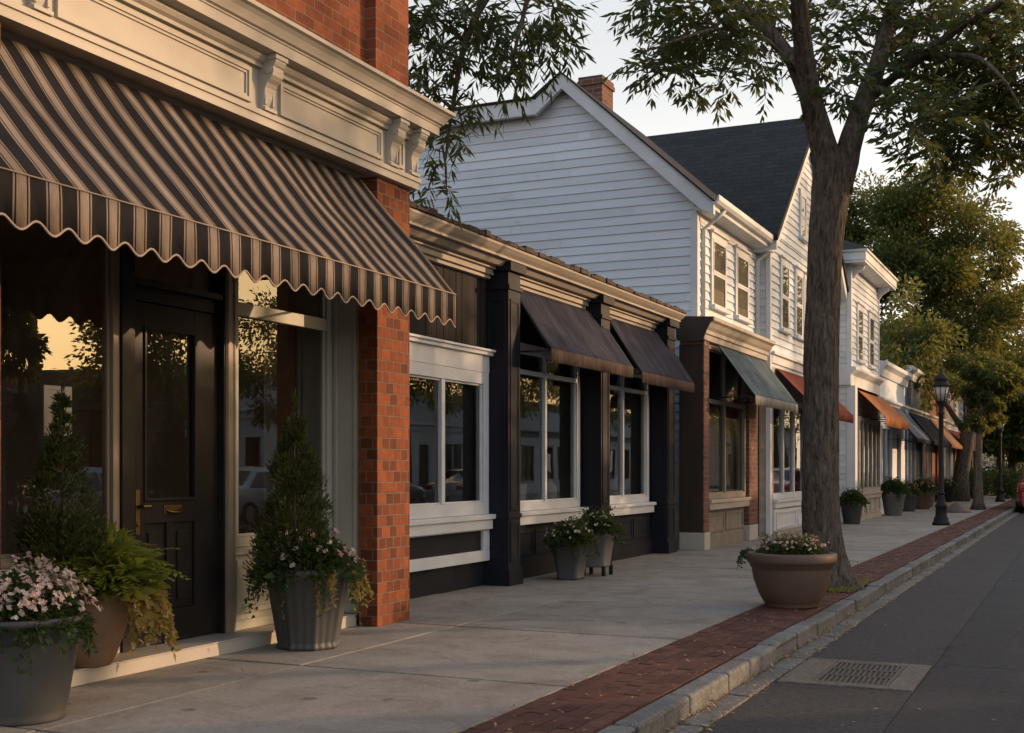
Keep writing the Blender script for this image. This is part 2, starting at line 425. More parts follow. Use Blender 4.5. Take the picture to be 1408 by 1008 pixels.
# ------------------------------------------------------------------ building helpers (fronts face +X)
def ring(mb, x0, x1, y0, y1, z0, z1, w, mi=0):
    mb.box(x0, x1, y0, y0 + w, z0, z1, mi); mb.box(x0, x1, y1 - w, y1, z0, z1, mi)
    mb.box(x0, x1, y0 + w, y1 - w, z0, z0 + w, mi); mb.box(x0, x1, y0 + w, y1 - w, z1 - w, z1, mi)

def shop_window(par, X, y0, y1, z0, z1, fw, fmat, mull=(), trans=(), mw=.045, depth=.09, sill=None, sillmat=None, gm='glass', reveal=0):
    mb = MB(); ring(mb, X - depth, X, y0, y1, z0, z1, fw)
    # inner sash bead
    ring(mb, X - depth + .01, X - .028, y0 + fw, y1 - fw, z0 + fw, z1 - fw, .022)
    if reveal: ring(mb, X - reveal, X - depth, y0 + fw * .5, y1 - fw * .5, z0 + fw * .5, z1 - fw * .5, fw * .45)
    a0, a1, b0, b1 = y0 + fw, y1 - fw, z0 + fw, z1 - fw
    ys = [a0] + sorted(mull) + [a1]
    for m in mull: mb.box(X - depth, X - .006, m - mw / 2, m + mw / 2, b0, b1)
    for z in trans:
        for i in range(len(ys) - 1):
            lo = ys[i] + (mw / 2 if i else 0); hi = ys[i + 1] - (mw / 2 if i < len(ys) - 2 else 0)
            mb.box(X - depth, X - .009, lo, hi, z - mw / 2, z + mw / 2)
    w = mb.build('window', fmat, par, bevel=.004)
    g = MB()
    g.face([(X - depth * .55, a0, b0), (X - depth * .55, a1, b0), (X - depth * .55, a1, b1), (X - depth * .55, a0, b1)])
    g.build('pane', M[gm], w)
    if sill:
        s = MB(); s.box(X - .05, X + sill[0], y0 - sill[1], y1 + sill[1], z0 - sill[2], z0 - .002)
        s.box(X - .05, X + sill[0] - .03, y0 - sill[1] + .02, y1 + sill[1] - .02, z0 - sill[2] - .11, z0 - sill[2])
        s.build('sill', sillmat or fmat, w, bevel=.006)
    return w

def sash_window(par, X, yc, w, z0, z1, fmat, head=True):
    y0, y1 = yc - w / 2, yc + w / 2
    mb = MB(); c = .075
    mb.box(X, X + .055, y0 - c, y0, z0, z1); mb.box(X, X + .055, y1, y1 + c, z0, z1)
    mb.box(X, X + .06, y0 - c - .01, y1 + c + .01, z1, z1 + .11)
    if head: mb.box(X, X + .10, y0 - c - .04, y1 + c + .04, z1 + .11, z1 + .15)
    mb.box(X, X + .12, y0 - c - .04, y1 + c + .04, z0 - .07, z0)
    zm = (z0 + z1) / 2
    ring(mb, X + .028, X + .058, y0, y1, z0, zm, .04)
    ring(mb, X + .034, X + .064, y0, y1, zm, z1, .04)
    o = mb.build('window', fmat, par, bevel=.004)
    g = MB()
    g.face([(X + .052, y0, z0), (X + .052, y1, z0), (X + .052, y1, z1), (X + .052, y0, z1)]); g.build('pane', M['glass_up'], o)
    b = MB(); zb = z0 + (z1 - z0) * U(.0, .35)
    b.face([(X + .044, y0, zb), (X + .044, y1, zb), (X + .044, y1, z1), (X + .044, y0, z1)]); b.build('blind', M['blind'], o)
    k = MB(); k.face([(X + .040, y0, z0), (X + .040, y1, z0), (X + .040, y1, z1), (X + .040, y0, z1)]); k.build('room_behind', M['room'], o)
    return o

def siding_x(mb, X, y0, y1, z0, z1, h=.2, out=.03):
    z = z0
    while z < z1 - .01:
        t = min(z + h, z1)
        cuts = [y0] + sorted(U(y0, y1) for _ in range(max(1, int((y1 - y0) / 2.4)))) + [y1]
        for q0, q1 in zip(cuts[:-1], cuts[1:]): k_ = U(-.002, .002); mb.face([(X + out + k_, q0 + .0025, z), (X + out + k_, q1 - .0025, z), (X + .003, q1 - .0025, t), (X + .003, q0 + .0025, t)])
        mb.face([(X, y0, z), (X, y1, z), (X + out, y1, z), (X + out, y0, z)])
        z = t
def siding_y(mb, Y, span, z0, z1, h=.28, out=.022):
    """boards on a wall facing -Y; span(z) gives the x range"""
    z = z0
    while z < z1 - .01:
        t = min(z + h, z1)
        a0, a1 = span(z); b0, b1 = span(t)
        nc = max(1, int((a1 - a0) / 2.8)); cuts = [0] + sorted(R() for _ in range(nc)) + [1]
        for q0, q1 in zip(cuts[:-1], cuts[1:]):
            k_ = U(-.002, .003); g0, g1 = .0025 * (q0 > 0), .0025 * (q1 < 1)
            c0, c1 = a0 + (a1 - a0) * q0 + g0, a0 + (a1 - a0) * q1 - g1; d0, d1 = min(max(c0, b0), b1), max(min(c1, b1), b0)
            mb.face([(c0, Y - out - k_, z), (c1, Y - out - k_, z), (d1, Y - .003, t), (d0, Y - .003, t)])
        mb.face([(a0, Y, z), (a1, Y, z), (a1, Y - out, z), (a0, Y - out, z)])
        z = t

def wall_open(mb, X, th, y0, y1, z0, z1, ops):
    ys = sorted({y0, y1, *[o[0] for o in ops], *[o[1] for o in ops]})
    for a, b in zip(ys[:-1], ys[1:]):
        hit = [o for o in ops if o[0] <= a + 1e-6 and o[1] >= b - 1e-6]
        if not hit: mb.box(X - th, X, a, b, z0, z1); continue
        o = hit[0]
        if o[2] > z0: mb.box(X - th, X, a, b, z0, o[2])
        if o[3] < z1: mb.box(X - th, X, a, b, o[3], z1)

def room(par, x0, x1, y0, y1, z0, z1, light_depth=.35):
    mb = MB()
    mb.face([(x0, y0, z0), (x0, y1, z0), (x0, y1, z1), (x0, y0, z1)])
    mb.face([(x0, y0, z0), (x1, y0, z0), (x1, y1, z0), (x0, y1, z0)])
    mb.face([(x0, y0, z1), (x0, y1, z1), (x1, y1, z1), (x1, y0, z1)])
    mb.face([(x0, y0, z0), (x0, y0, z1), (x1, y0, z1), (x1, y0, z0)])
    mb.face([(x0, y1, z0), (x1, y1, z0), (x1, y1, z1), (x0, y1, z1)])
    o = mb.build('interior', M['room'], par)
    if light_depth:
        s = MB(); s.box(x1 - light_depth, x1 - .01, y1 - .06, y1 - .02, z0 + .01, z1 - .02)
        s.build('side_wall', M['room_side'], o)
    return o

def sweep_corner(mb, prof, X, Y0, Y1, back, mi=0):
    """moulding profile (projection, z): along the front at X from Y0 to Y1, mitred round the far corner and back to x=back"""
    for (p, z), (q, w) in zip(prof[:-1], prof[1:]):
        mb.face([(X + p, Y0, z), (X + p, Y1 + p, z), (X + q, Y1 + q, w), (X + q, Y0, w)])
        mb.face([(X + p, Y1 + p, z), (back, Y1 + p, z), (back, Y1 + q, w), (X + q, Y1 + q, w)])

def sweep_y(mb, prof, Y0, Y1, mi=0):
    """closed (x,z) profile swept along Y"""
    mb.prism(prof, 'y', Y0, Y1, mi)

def panel_mould(mb, X, y0, y1, z0, z1, w=.035, d=.022):
    """raised moulding frame of a recessed panel on a face at X"""
    ring(mb, X, X + d, y0, y1, z0, z1, w)
    ring(mb, X, X + d * .5, y0 + w, y1 - w, z0 + w, z1 - w, w * .6)

def awning(name, label, X0, X1, Y0, Y1, zt, zb, vh, mats, scallop=None, group=None, ribs=None, sag=.02, piping=None, cat='awning', closed=False):
    th = thing(name, label, cat, (X0, (Y0 + Y1) / 2, zt), group)
    n = max(12, int((Y1 - Y0) / .05)); m = 12
    mb = MB(); rows = []
    ribs = ribs or max(1, round((Y1 - Y0) / 1.4))
    for j in range(m + 1):
        f = j / m; row = []
        for i in range(n + 1):
            g = i / n; y = Y0 + (Y1 - Y0) * g
            s = abs(math.sin(math.pi * g * ribs)) ** .8 * math.sin(math.pi * f) * sag
            s += sag * .7 * mnoise.noise(Vector((y * 1.7, f * 2.2, X0 * 3))) * math.sin(math.pi * min(1, f * 1.05))
            row.append((X0 + (X1 - X0) * f, y, zt + (zb - zt) * f - s))
        rows.append(row)
    mb.rings(rows, 0, True, False, closed=False)
    if closed:
        for y in (Y0, Y1):
            mb.face([(X0, y, zt), (X1, y, zb), (X0, y, zb)])
    mb.build('canopy', mats[0], th, solid=.008)
    # valance
    v = MB()
    if scallop: per, amp, ph = scallop
    nn = max(24, int((Y1 - Y0) / (.02 if scallop and per > .12 else .025)))
    top, mid, bot = [], [], []
    edge = []
    for i in range(nn + 1):
        y = Y0 + (Y1 - Y0) * i / nn
        wob = .012 * mnoise.noise(Vector((y * 2.3, 7.1, X0)))
        z = zb - vh + (amp * (.5 - .5 * math.cos(2 * math.pi * (y - ph) / per)) if scallop else 0)
        rip = .010 * math.sin(y * 31) * mnoise.noise(Vector((y * 3, 1, 2)))
        top.append((X1 + .004, y, zb + .004)); mid.append((X1 + .006 + wob * .5 + rip * .4, y, (zb * 2 + z) / 3)); bot.append((X1 + .004 + wob + rip, y, z)); edge.append(bot[-1])
    v.rings([top, mid, bot], 0, True, False, closed=False)
    vo = v.build('valance', mats[1], th, solid=.006)
    if piping is not None:
        p = MB(); p.tube(edge, .0065, 6); p.tube([(X1 + .01, Y0, zb + .002), (X1 + .01, Y1, zb + .002)], .004, 6)
        p.build('piping', piping, vo)
    fr = MB()
    fr.tube([(X1 - .015, Y0 + .01, zb - .014), (X1 - .015, Y1 - .01, zb - .014)], .014, 8)
    for y in [Y0 + .02, Y1 - .02] + [Y0 + (Y1 - Y0) * k / ribs for k in range(1, ribs)]:
        fr.tube([(X0 + .01, y, zb - .02), (X1 - .015, y, zb - .02)], .011, 6)
        fr.tube([(X0 + .01, y, zt - .03), (X1 - .02, y, zb - .018)], .009, 6)
    fr.build('frame', M['iron'], th)
    return th

# ------------------------------------------------------------------ brick shop
b = thing('brick_shop', 'red brick corner shop with cream bracketed cornice and black door under a striped awning', 'shop', (-5.5, 6, 0))  # shop front positions and sizes, here and below, worked out from image pixels
mb = MB()
mb.box(-14, -5.37, 2, 9.2, 4.25, 9.2)
mb.box(-5.45, -5.272, 8.74, 9.28, 4.25, 9.2)
mb.box(-14, -5.47, 9.0, 9.2, 0, 4.25); mb.box(-14, -5.47, 2, 2.2, 0, 4.25); mb.box(-14, -13.8, 2.2, 9.0, 0, 4.25)
mb.build('wall', M['brick_wall'], b)
for y0, y1 in ((8.76, 9.3), (4.22, 4.87)):
    mb = MB(); mb.box(-5.455, -5.27, y0, y1, .0, 3.705); mb.build('pilaster', M['brick'], b, bevel=.006)
mb = MB()
mb.box(-5.76, -5.205, 2, 9.345, 3.705, 3.765)
mb.box(-5.76, -5.19, 2, 9.36, 3.765, 3.80)
mb.box(-14, -5.24, 2, 9.31, 3.80, 4.26)
sweep_corner(mb, [(0, 4.10), (.035, 4.10), (.035, 4.125), (.06, 4.14), (.075, 4.165), (.075, 4.185), (.165, 4.19), (.165, 4.262), (.175, 4.266), (.175, 4.276),
                  (.195, 4.284), (.205, 4.305), (.222, 4.335), (.245, 4.358), (.272, 4.368), (.272, 4.396), (-.14, 4.44)], -5.24, 2, 9.31, -14)
co = mb.build('cornice', M['cream'], b)
for ya, yb in ((2.3, 4.90), (5.22, 7.00), (7.34, 8.76), (9.03, 9.12)):
    mb = MB(); panel_mould(mb, -5.24, ya, yb, 3.835, 4.075, .03, .024); mb.build('panel_moulding', M['cream'], co)
for yc in (2.2, 5.08, 7.17, 8.90, 9.245):
    mb = MB(); w = .062
    # scroll bracket: side profile (x,z) swept across its width
    prof = [(0, 3.80), (.045, 3.80), (.055, 3.815), (.055, 3.835), (.04, 3.845), (.05, 3.87), (.06, 3.90), (.065, 3.935), (.075, 3.97), (.095, 4.0), (.125, 4.02), (.15, 4.045), (.16, 4.08), (.155, 4.105), (.17, 4.115), (.185, 4.14), (.185, 4.186), (0, 4.186)]
    mb.prism([(-5.242 + x * .80, z) for x, z in prof], 'y', yc - w, yc + w)
    mb.box(-5.242, -5.242 + .158, yc - w - .012, yc + w + .012, 4.152, 4.184)
    mb.box(-5.242, -5.242 + .066, yc - w - .01, yc + w + .01, 3.806, 3.832)
    for s in (-1, 1):
        mb.tube([(-5.242 + .088, yc + s * w, 4.085), (-5.242 + .088, yc + s * (w + .008), 4.085)], .03, 12)
        mb.box(-5.242 + .02, -5.242 + .055, yc + s * .045 - .010, yc + s * .045 + .010, 3.85, 3.98)
    mb.build('bracket', M['cream'], co, bevel=.003)
mb = MB(); mb.box(-6.4, -5.47, 4.87, 8.76, 0, .088); mb.box(-6.4, -5.462, 4.87, 8.76, .088, .098)
mb.build('step', M['cream'], b, bevel=.006)
mb = MB(); mb.box(-5.95, -5.455, 8.785, 8.995, .099, 3.70)
panel_mould_y = lambda m, Y, x0, x1, z0, z1, w=.03, d=.015: (m.box(x0, x0 + w, Y - d, Y, z0, z1), m.box(x1 - w, x1, Y - d, Y, z0, z1), m.box(x0 + w, x1 - w, Y - d, Y, z0, z0 + w), m.box(x0 + w, x1 - w, Y - d, Y, z1 - w, z1))
panel_mould_y(mb, 8.785, -5.70, -5.48, .2, 3.4)
mb.build('corner_post', M['sage'], b, bevel=.004)
# header above the glass, hidden behind the awning
mb = MB(); mb.box(-5.95, -5.66, 4.87, 8.785, 3.02, 3.705)
mb.build('header_board', M['brown_wood'], b)
# bulkheads
for y0, y1 in ((4.87, 6.262), (7.44, 8.785)):
    mb = MB(); mb.box(-5.86, -5.735, y0, y1, .099, .66); mb.box(-5.86, -5.70, y0, y1, .66, .715); mb.box(-5.86, -5.715, y0, y1, .099, .17)
    n = 2 if y1 > 7 else 1
    for k in range(n):
        a = y0 + .05 + k * (y1 - y0 - .05) / n; panel_mould(mb, -5.735, a, a + (y1 - y0 - .05) / n - .05, .22, .62, .04, .02)
    mb.build('bulkhead', M['sage'], b, bevel=.003)
shop_window(b, -5.72, 4.87, 6.262, .717, 3.018, .06, M['bronze'], reveal=.3)
shop_window(b, -5.72, 7.44, 8.785, .717, 3.018, .075, M['sage'], trans=(2.50,), mw=.10, reveal=.40)
mb = MB(); mb.box(-5.84, -5.70, 6.264, 6.385, .099, 3.018); mb.box(-5.84, -5.695, 7.31, 7.325, .099, 3.018)
mb.box(-5.84, -5.74, 6.385, 7.31, 2.43, 2.53); mb.box(-5.84, -5.70, 6.385, 7.31, 2.53, 2.575)
mb.build('door_frame', M['black'], b, bevel=.004)
mb = MB(); mb.box(-5.84, -5.685, 7.327, 7.438, .099, 3.018); panel_mould(mb, -5.685, 7.337, 7.428, .3, 2.9, .015, .008); mb.build('door_post', M['bronze'], b, bevel=.004)
mb = MB(); mb.face([(-5.79, 6.385, 2.575), (-5.79, 7.31, 2.575), (-5.79, 7.31, 3.018), (-5.79, 6.385, 3.018)]); mb.build('transom_pane', M['glass'], b)
mb = MB(); dx = -5.75
mb.box(dx - .05, dx, 6.39, 6.53, .105, 2.425); mb.box(dx - .05, dx, 7.05, 7.305, .105, 2.425)
mb.box(dx - .05, dx, 6.53, 7.05, 2.26, 2.425); mb.box(dx - .05, dx, 6.53, 7.05, .93, 1.09); mb.box(dx - .05, dx, 6.53, 7.05, .105, .33)
mb.box(dx - .05, dx, 6.755, 6.825, .33, .93)
mb.box(dx - .045, dx - .022, 6.53, 6.755, .33, .93); mb.box(dx - .045, dx - .022, 6.825, 7.05, .33, .93)
for a, c in ((6.53, 6.755), (6.825, 7.05)): mb.box(dx - .022, dx - .006, a + .05, c - .05, .39, .87)
ring(mb, dx - .004, dx + .014, 6.52, 7.06, 1.08, 2.27, .022)
do = mb.build('door', M['black'], b, bevel=.004)
g = MB(); g.face([(dx - .025, 6.53, 1.09), (dx - .025, 7.05, 1.09), (dx - .025, 7.05, 2.26), (dx - .025, 6.53, 2.26)]); g.build('pane', M['glass'], do)
h = MB(); h.box(dx, dx + .01, 6.435, 6.475, .86, 1.16); h.tube([(dx + .005, 6.455, 1.05), (dx + .06, 6.455, 1.05), (dx + .065, 6.52, 1.05)], .011, 8)
h.tube([(dx + .005, 6.455, .93), (dx + .02, 6.455, .93)], .016, 10); h.build('handle', M['brass'], do, bevel=.002)
h = MB(); h.box(dx, dx + .008, 6.72, 6.90, .99, 1.05); h.tube([(dx + .006, 6.74, 1.02), (dx + .03, 6.76, 1.005), (dx + .034, 6.81, 1.0), (dx + .03, 6.86, 1.005), (dx + .006, 6.88, 1.02)], .008, 8); h.build('letter_slot', M['brass'], do, bevel=.002)
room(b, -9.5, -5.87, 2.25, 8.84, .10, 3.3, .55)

# notice taped inside the left window
n = thing('paper_notice', 'white paper notice with faint printed lines taped to the window left of the black door', 'notice', (-5.765, 5.77, 1.5))
mb = MB(); mb.box(-5.766, -5.764, 5.655, 5.885, 1.505, 1.815); sh = mb.build('sheet', M['paper'], n)
mb = MB(); zz = 1.785
for k in range(13):
    wd = (.15, .03, .0, .03, .10, .0, .13, .15, .12, .0, .11, .14, .07)[k]
    if wd:
        y = 5.77 - wd / 2
        while y < 5.77 + wd / 2 - .004:
            l = U(.008, .024); mb.box(-5.7645, -5.7625, y, min(y + l, 5.77 + wd / 2), zz, zz + .0055, 1 if k in (4, 6) else 0); y += l + .005
    zz -= .0195
mb.build('lettering', [M['ink'], M['ink_red']], sh)

awning('striped_awning', 'big black and cream striped awning with scalloped hem over the brick shop window', -5.36, -4.50, 3.02, 8.66, 3.66, 2.675, .258,
       [M['stripe'], M['stripe']], (.2, .054, 4.265), None, 4, .048, M['stripe_edge'])

# ------------------------------------------------------------------ dark shop
b = thing('navy_shop', 'low navy black shop with weathered cream cornice and white framed windows beside the brick shop', 'shop', (-6, 14, 0))
mb = MB()
ops = [(10.28, 12.42, .28, 2.62), (12.98, 15.24, .80, 2.80), (15.82, 18.10, .80, 2.80)]
wall_open(mb, -6.10, .16, 9.32, 18.66, .0, 3.5, ops)
mb.box(-13, -6.26, 9.32, 9.5, 0, 3.6); mb.box(-13, -6.26, 18.5, 18.66, 0, 3.6)
mb.build('wall', M['navy'], b)
mb = MB(); y = 9.34
while y < 12.44:
    w = U(.10, .17); mb.box(-6.098, -6.078 + U(-.004, .006), y, y + w - .008, 2.66, 3.418); y += w
mb.build('boarding', M['navy_board'], b)
for y0, y1 in ((12.45, 12.77), (15.36, 15.69), (18.24, 18.62)):
    mb = MB(); mb.box(-6.15, -5.80, y0, y1, .10, 3.50); mb.box(-6.15, -5.775, y0 - .025, y1 + .025, 0, .16); mb.box(-6.15, -5.785, y0 - .015, y1 + .015, .16, .19)
    panel_mould(mb, -5.80, y0 + .04, y1 - .04, .26, .72, .03, .012); panel_mould(mb, -5.80, y0 + .04, y1 - .04, .84, 3.2, .03, .012)
    mb.box(-6.15, -5.786, y0 - .014, y1 + .014, .75, .80)
    mb.box(-6.15, -5.775, y0 - .025, y1 + .025, 3.30, 3.35); mb.box(-6.15, -5.745, y0 - .05, y1 + .05, 3.50, 3.60)
    panel_mould_y(mb, y0, -6.06, -5.84, .3, 3.2, .03, .010)
    mb.build('pilaster', M['navy'], b, bevel=.005)
mb = MB()
for y0, y1 in ((9.32, 12.43), (12.79, 15.34), (15.71, 18.22)):
    mb.box(-6.099, -6.01, y0, y1, 3.42, 3.46); mb.box(-6.099, -5.97, y0, y1, 3.46, 3.52); mb.box(-6.099, -5.93, y0, y1, 3.52, 3.545)
mb.prism([(-6.05, 3.605), (-5.74, 3.605), (-5.74, 3.63), (-5.70, 3.66), (-5.66, 3.70), (-5.66, 3.725), (-6.05, 3.725)], 'y', 9.32, 18.72)
mb.prism([(-6.05, 3.55), (-5.86, 3.55), (-5.80, 3.603), (-6.05, 3.603)], 'y', 9.32, 18.70)
mb.build('cornice', M['old_white'], b, bevel=.004)
mb = MB(); mb.prism([(-5.68, 3.728), (-13, 4.0), (-13, 3.85), (-5.7, 3.726)], 'y', 9.32, 18.74)
y = 9.34
while y < 18.7:
    w = U(.10, .24); h_ = U(.012, .05); mb.box(-5.85, -5.64 + U(-.01, .015), y, y + w - .006, 3.727, 3.742 + h_); y += w
mb.build('roof', M['roof_edge'], b)
# first bay: white window with apron panel
mb = MB(); X = -6.03
mb.box(-6.12, X, 10.26, 12.44, 2.37, 2.56); mb.box(-6.12, X + .05, 10.22, 12.445, 2.56, 2.60); mb.box(-6.12, X + .08, 10.20, 12.447, 2.60, 2.625)
mb.box(-6.12, X - .01, 11.35, 11.39, 2.375, 2.555)
mb.build('window_head', M['white'], b, bevel=.004); mb = MB()
mb.box(-6.12, X + .004, 10.26, 12.44, .62, .74); mb.box(-6.12, X + .004, 10.26, 12.44, .28, .40); mb.box(-6.12, X + .002, 12.29, 12.44, .40, .62); mb.box(-6.12, X + .002, 10.26, 10.41, .40, .62)
mb.box(-6.12, X - .03, 10.41, 12.29, .40, .62, 1)
mb.build('apron_panel', [M['white'], M['navy']], b, bevel=.004)
shop_window(b, -6.035, 10.26, 12.44, .80, 2.37, .13, M['white'], mull=(11.37,), mw=.075, sill=(.09, .0, .055), reveal=.42)
for y0, y1 in ((12.98, 15.24), (15.82, 18.10)):
    shop_window(b, -6.05, y0, y1, .80, 2.80, .10, M['white'], mull=((y0 + y1) / 2,), trans=(2.46,), mw=.055, sill=(.10, .06, .05), reveal=.40)
    mb = MB(); mb.box(-6.099, -6.06, y0 - .1, y1 + .1, .0, .62); mb.box(-6.099, -6.03, y0 - .1, y1 + .1, .0, .19); mb.box(-6.099, -6.04, y0 - .1, y1 + .1, .19, .22)
    ym = (y0 + y1) / 2
    for a, c in ((y0, y0 + .72), (y0 + .78, y1 - .78), (y1 - .72, y1)): panel_mould(mb, -6.06, a, c, .27, .57, .03, .014)
    mb.build('apron', M['navy'], b, bevel=.004)
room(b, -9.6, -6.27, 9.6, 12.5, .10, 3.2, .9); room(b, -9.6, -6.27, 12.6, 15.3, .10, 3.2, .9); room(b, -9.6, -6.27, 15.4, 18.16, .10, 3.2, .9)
awning('canvas_awning', 'plum brown canvas awning over the middle window of the navy shop', -5.96, -5.45, 12.83, 15.62, 3.40, 2.66, .155, [M['aw_dark'], M['aw_dark_v']], (.075, .018, 0), 'plum brown awnings on the navy shop', 2, .025)
awning('canvas_awning', 'plum brown canvas awning at the far end of the navy shop beside the teal one', -5.96, -5.45, 15.98, 18.46, 3.40, 2.62, .155, [M['aw_dark'], M['aw_dark_v']], (.075, .018, 0), 'plum brown awnings on the navy shop', 2, .025)

# ------------------------------------------------------------------ white clapboard house with its gable end towards us
b = thing('clapboard_house', 'white clapboard house with broad gable end rising over the navy shop', 'house', (-6, 21, 0))
GY = 19.62
mb = MB()
def span(z):
    if z <= 5.62: return (-16, -5.75)
    if z <= 7.48:
        f = (z - 5.62) / (7.86 - 5.62); return (-16, -5.75 + (-8.05 + 5.75) * f)
    f = (z - 5.62) / (7.86 - 5.62); g = (z - 7.48) / .38
    return (-8.5 + .45 * g, -5.75 + (-8.05 + 5.75) * f)
mb.prism([(-16, 0), (-5.75, 0), (-5.75, 5.62), (-8.05, 7.86), (-8.5, 7.48), (-16, 7.48)], 'y', GY, 23.7)
siding_y(mb, GY, span, 0, 7.84, .15, .018)
siding_x(mb, -5.75, GY, 23.7, 3.4, 5.62, .148)
mb.build('wall', M['siding'], b)
mb = MB()
def band(p, q, t):
    p, q = Vector((p[0], 0, p[1])), Vector((q[0], 0, q[1])); d = (q - p).normalized(); nn = Vector((d.z, 0, -d.x))
    if nn.z > 0: nn = -nn
    return [(p.x, p.z), (q.x, q.z), ((q + nn * t).x, (q + nn * t).z), ((p + nn * t).x, (p + nn * t).z)]
mb.prism([(-5.40, 5.60), (-8.05, 8.02), (-8.05, 7.76), (-5.62, 5.50), (-5.40, 5.40)], 'y', GY - .22, GY - .12)
mb.prism([(-5.55, 5.62), (-8.05, 7.92), (-8.05, 7.82), (-5.60, 5.56)], 'y', GY - .12, GY - .024)
mb.prism([(-8.05, 8.02), (-8.55, 7.62), (-8.55, 7.36), (-8.05, 7.76)], 'y', GY - .222, GY - .122)
mb.box(-16, -8.55, GY - .22, GY - .12, 7.38, 7.64)
mb.box(-16, -8.5, GY - .12, GY - .023, 7.50, 7.58)
mb.box(-5.74, -5.42, GY - .12, 23.62, 5.50, 5.56)                # soffit
mb.box(-5.84, -5.715, GY - .05, GY + .10, 0, 5.49)              # corner board
mb.box(-5.748, -5.72, GY + .10, 23.60, 5.38, 5.495)             # frieze board
mb.build('trim', M['white'], b, bevel=.004)
mb = MB()
mb.prism([(-5.40, 5.60), (-8.05, 8.025), (-8.57, 7.645), (-16, 7.645), (-16, 7.68), (-8.585, 7.68), (-8.05, 8.05), (-5.385, 5.625)], 'y', GY - .26, 23.75)
mb.build('roof', M['roof'], b)
mb = MB()
gp = [(-5.42, 5.56), (-5.34, 5.57), (-5.30, 5.62), (-5.30, 5.70), (-5.32, 5.70), (-5.33, 5.63), (-5.37, 5.60), (-5.42, 5.60)]
mb.prism(gp, 'y', GY - .24, 23.55)
mb.tube([(-5.36, 19.95, 5.56), (-5.50, 19.9, 5.42), (-5.70, 19.86, 5.26), (-5.70, 19.86, 3.72)], .035, 10)
mb.tube([(-5.36, 23.45, 5.56), (-5.52, 23.5, 5.40), (-5.68, 23.52, 5.30), (-5.68, 23.52, 3.72)], .035, 10)
mb.build('gutter', M['white'], b)
sash_window(b, -5.75, 20.85, .82, 4.08, 5.20, M['white']); sash_window(b, -5.75, 22.45, .82, 4.08, 5.20, M['white'])
mb = MB(); mb.box(-8.76, -8.29, 22, 22.6, 7.0, 8.62); mb.box(-8.79, -8.26, 21.97, 22.63, 8.62, 8.70); mb.box(-8.77, -8.28, 21.98, 22.62, 8.70, 8.78)
ch = mb.build('chimney', M['chimney'], b)

# ------------------------------------------------------------------ small brick storefront in front of that house
b = thing('brick_storefront', 'narrow storefront with worn dark brick piers and cream cornice below the clapboard house', 'storefront', (-5.6, 21, 0))
mb = MB()
mb.box(-5.74, -5.60, 22.75, 23.2, .0, 3.36); mb.build('wall', M['brick_dark'], b)
for y0, y1 in ((19.20, 19.50), (22.15, 22.75)):
    mb = MB(); mb.box(-5.90, -5.50, y0, y1, .28, 3.36); mb.build('pier', M['brick_dark'], b, bevel=.006)
    mb = MB(); mb.box(-5.91, -5.485, y0 - .015, y1 + .015, 0, .28); mb.build('plinth', M['stone'], b, bevel=.01)
mb = MB(); mb.box(-5.908, -5.515, 19.19, 19.20, .3, 3.3); mb.build('side_boarding', M['brown_wood'], b)
mb = MB()
mb.prism([(-5.92, 3.36), (-5.47, 3.36), (-5.47, 3.45), (-5.44, 3.46), (-5.44, 3.52), (-5.40, 3.56), (-5.36, 3.63), (-5.31, 3.66), (-5.31, 3.72), (-5.92, 3.76)], 'y', 19.12, 23.42)
mb.build('cornice', M['old_white'], b, bevel=.004)
mb = MB(); mb.prism([(-5.93, 3.37), (-5.48, 3.37), (-5.45, 3.46), (-5.37, 3.63), (-5.32, 3.665), (-5.32, 3.715), (-5.93, 3.75)], 'y', 19.085, 19.119); mb.build('cornice_end', M['brown_wood'], b)
shop_window(b, -5.56, 19.51, 22.14, .80, 3.36, .09, M['taupe'], mull=(20.75,), trans=(2.42,), mw=.07, sill=(.10, -.002, .06), sillmat=M['old_white'])
mb = MB(); mb.box(-5.74, -5.60, 19.51, 22.14, 0, .62); mb.box(-5.74, -5.565, 19.51, 22.14, 0, .17); mb.box(-5.74, -5.58, 19.51, 22.14, .17, .20)
for a in (19.6, 20.87): panel_mould(mb, -5.60, a, a + 1.17, .25, .57, .04, .018)
mb.build('apron', M['taupe'], b, bevel=.004)
mb = MB(); mb.face([(-5.735, 19.21, .0), (-5.735, 23.2, .0), (-5.735, 23.2, 3.36), (-5.735, 19.21, 3.36)]); mb.build('back_board', M['room'], b)
mb = MB(); mb.box(-5.70, -5.655, 21.95, 22.13, .82, 3.3); mb.build('side_wall', M['room_side'], b)
awning('canvas_awning', 'slate teal canvas awning with pale hem over the narrow brick storefront', -5.47, -4.85, 19.92, 23.2, 3.34, 2.50, .16, [M['aw_teal'], M['aw_teal_v']], (.16, .022, 0), None, 2, .03)

# ------------------------------------------------------------------ gabled wing facing the street
b = thing('gabled_house', 'white clapboard house with steep dark roof and gable facing the street behind the big tree', 'house', (-6, 27, 0))
mb = MB(); X = -5.50
mb.prism([(23.72, 3.3), (30.4, 3.3), (30.4, 5.9), (27.1, 8.62), (23.72, 5.9)], 'x', -16, X)
siding_x(mb, X, 23.72, 30.4, 3.6, 5.9, .15)
z = 5.9
while z < 8.5:
    f0, f1 = (z - 5.9) / 2.72, (min(z + .15, 8.6) - 5.9) / 2.72
    mb.face([(X + .02, 23.72 + 3.38 * f0, z), (X + .02, 30.4 - 3.3 * f0, z), (X + .003, 30.4 - 3.3 * f1, z + .15), (X + .003, 23.72 + 3.38 * f1, z + .15)]); z += .15
siding_y(mb, 23.72, lambda z: (-5.75, -5.5), 3.4, 5.85, .15)
mb.build('wall', M['siding'], b)
mb = MB()
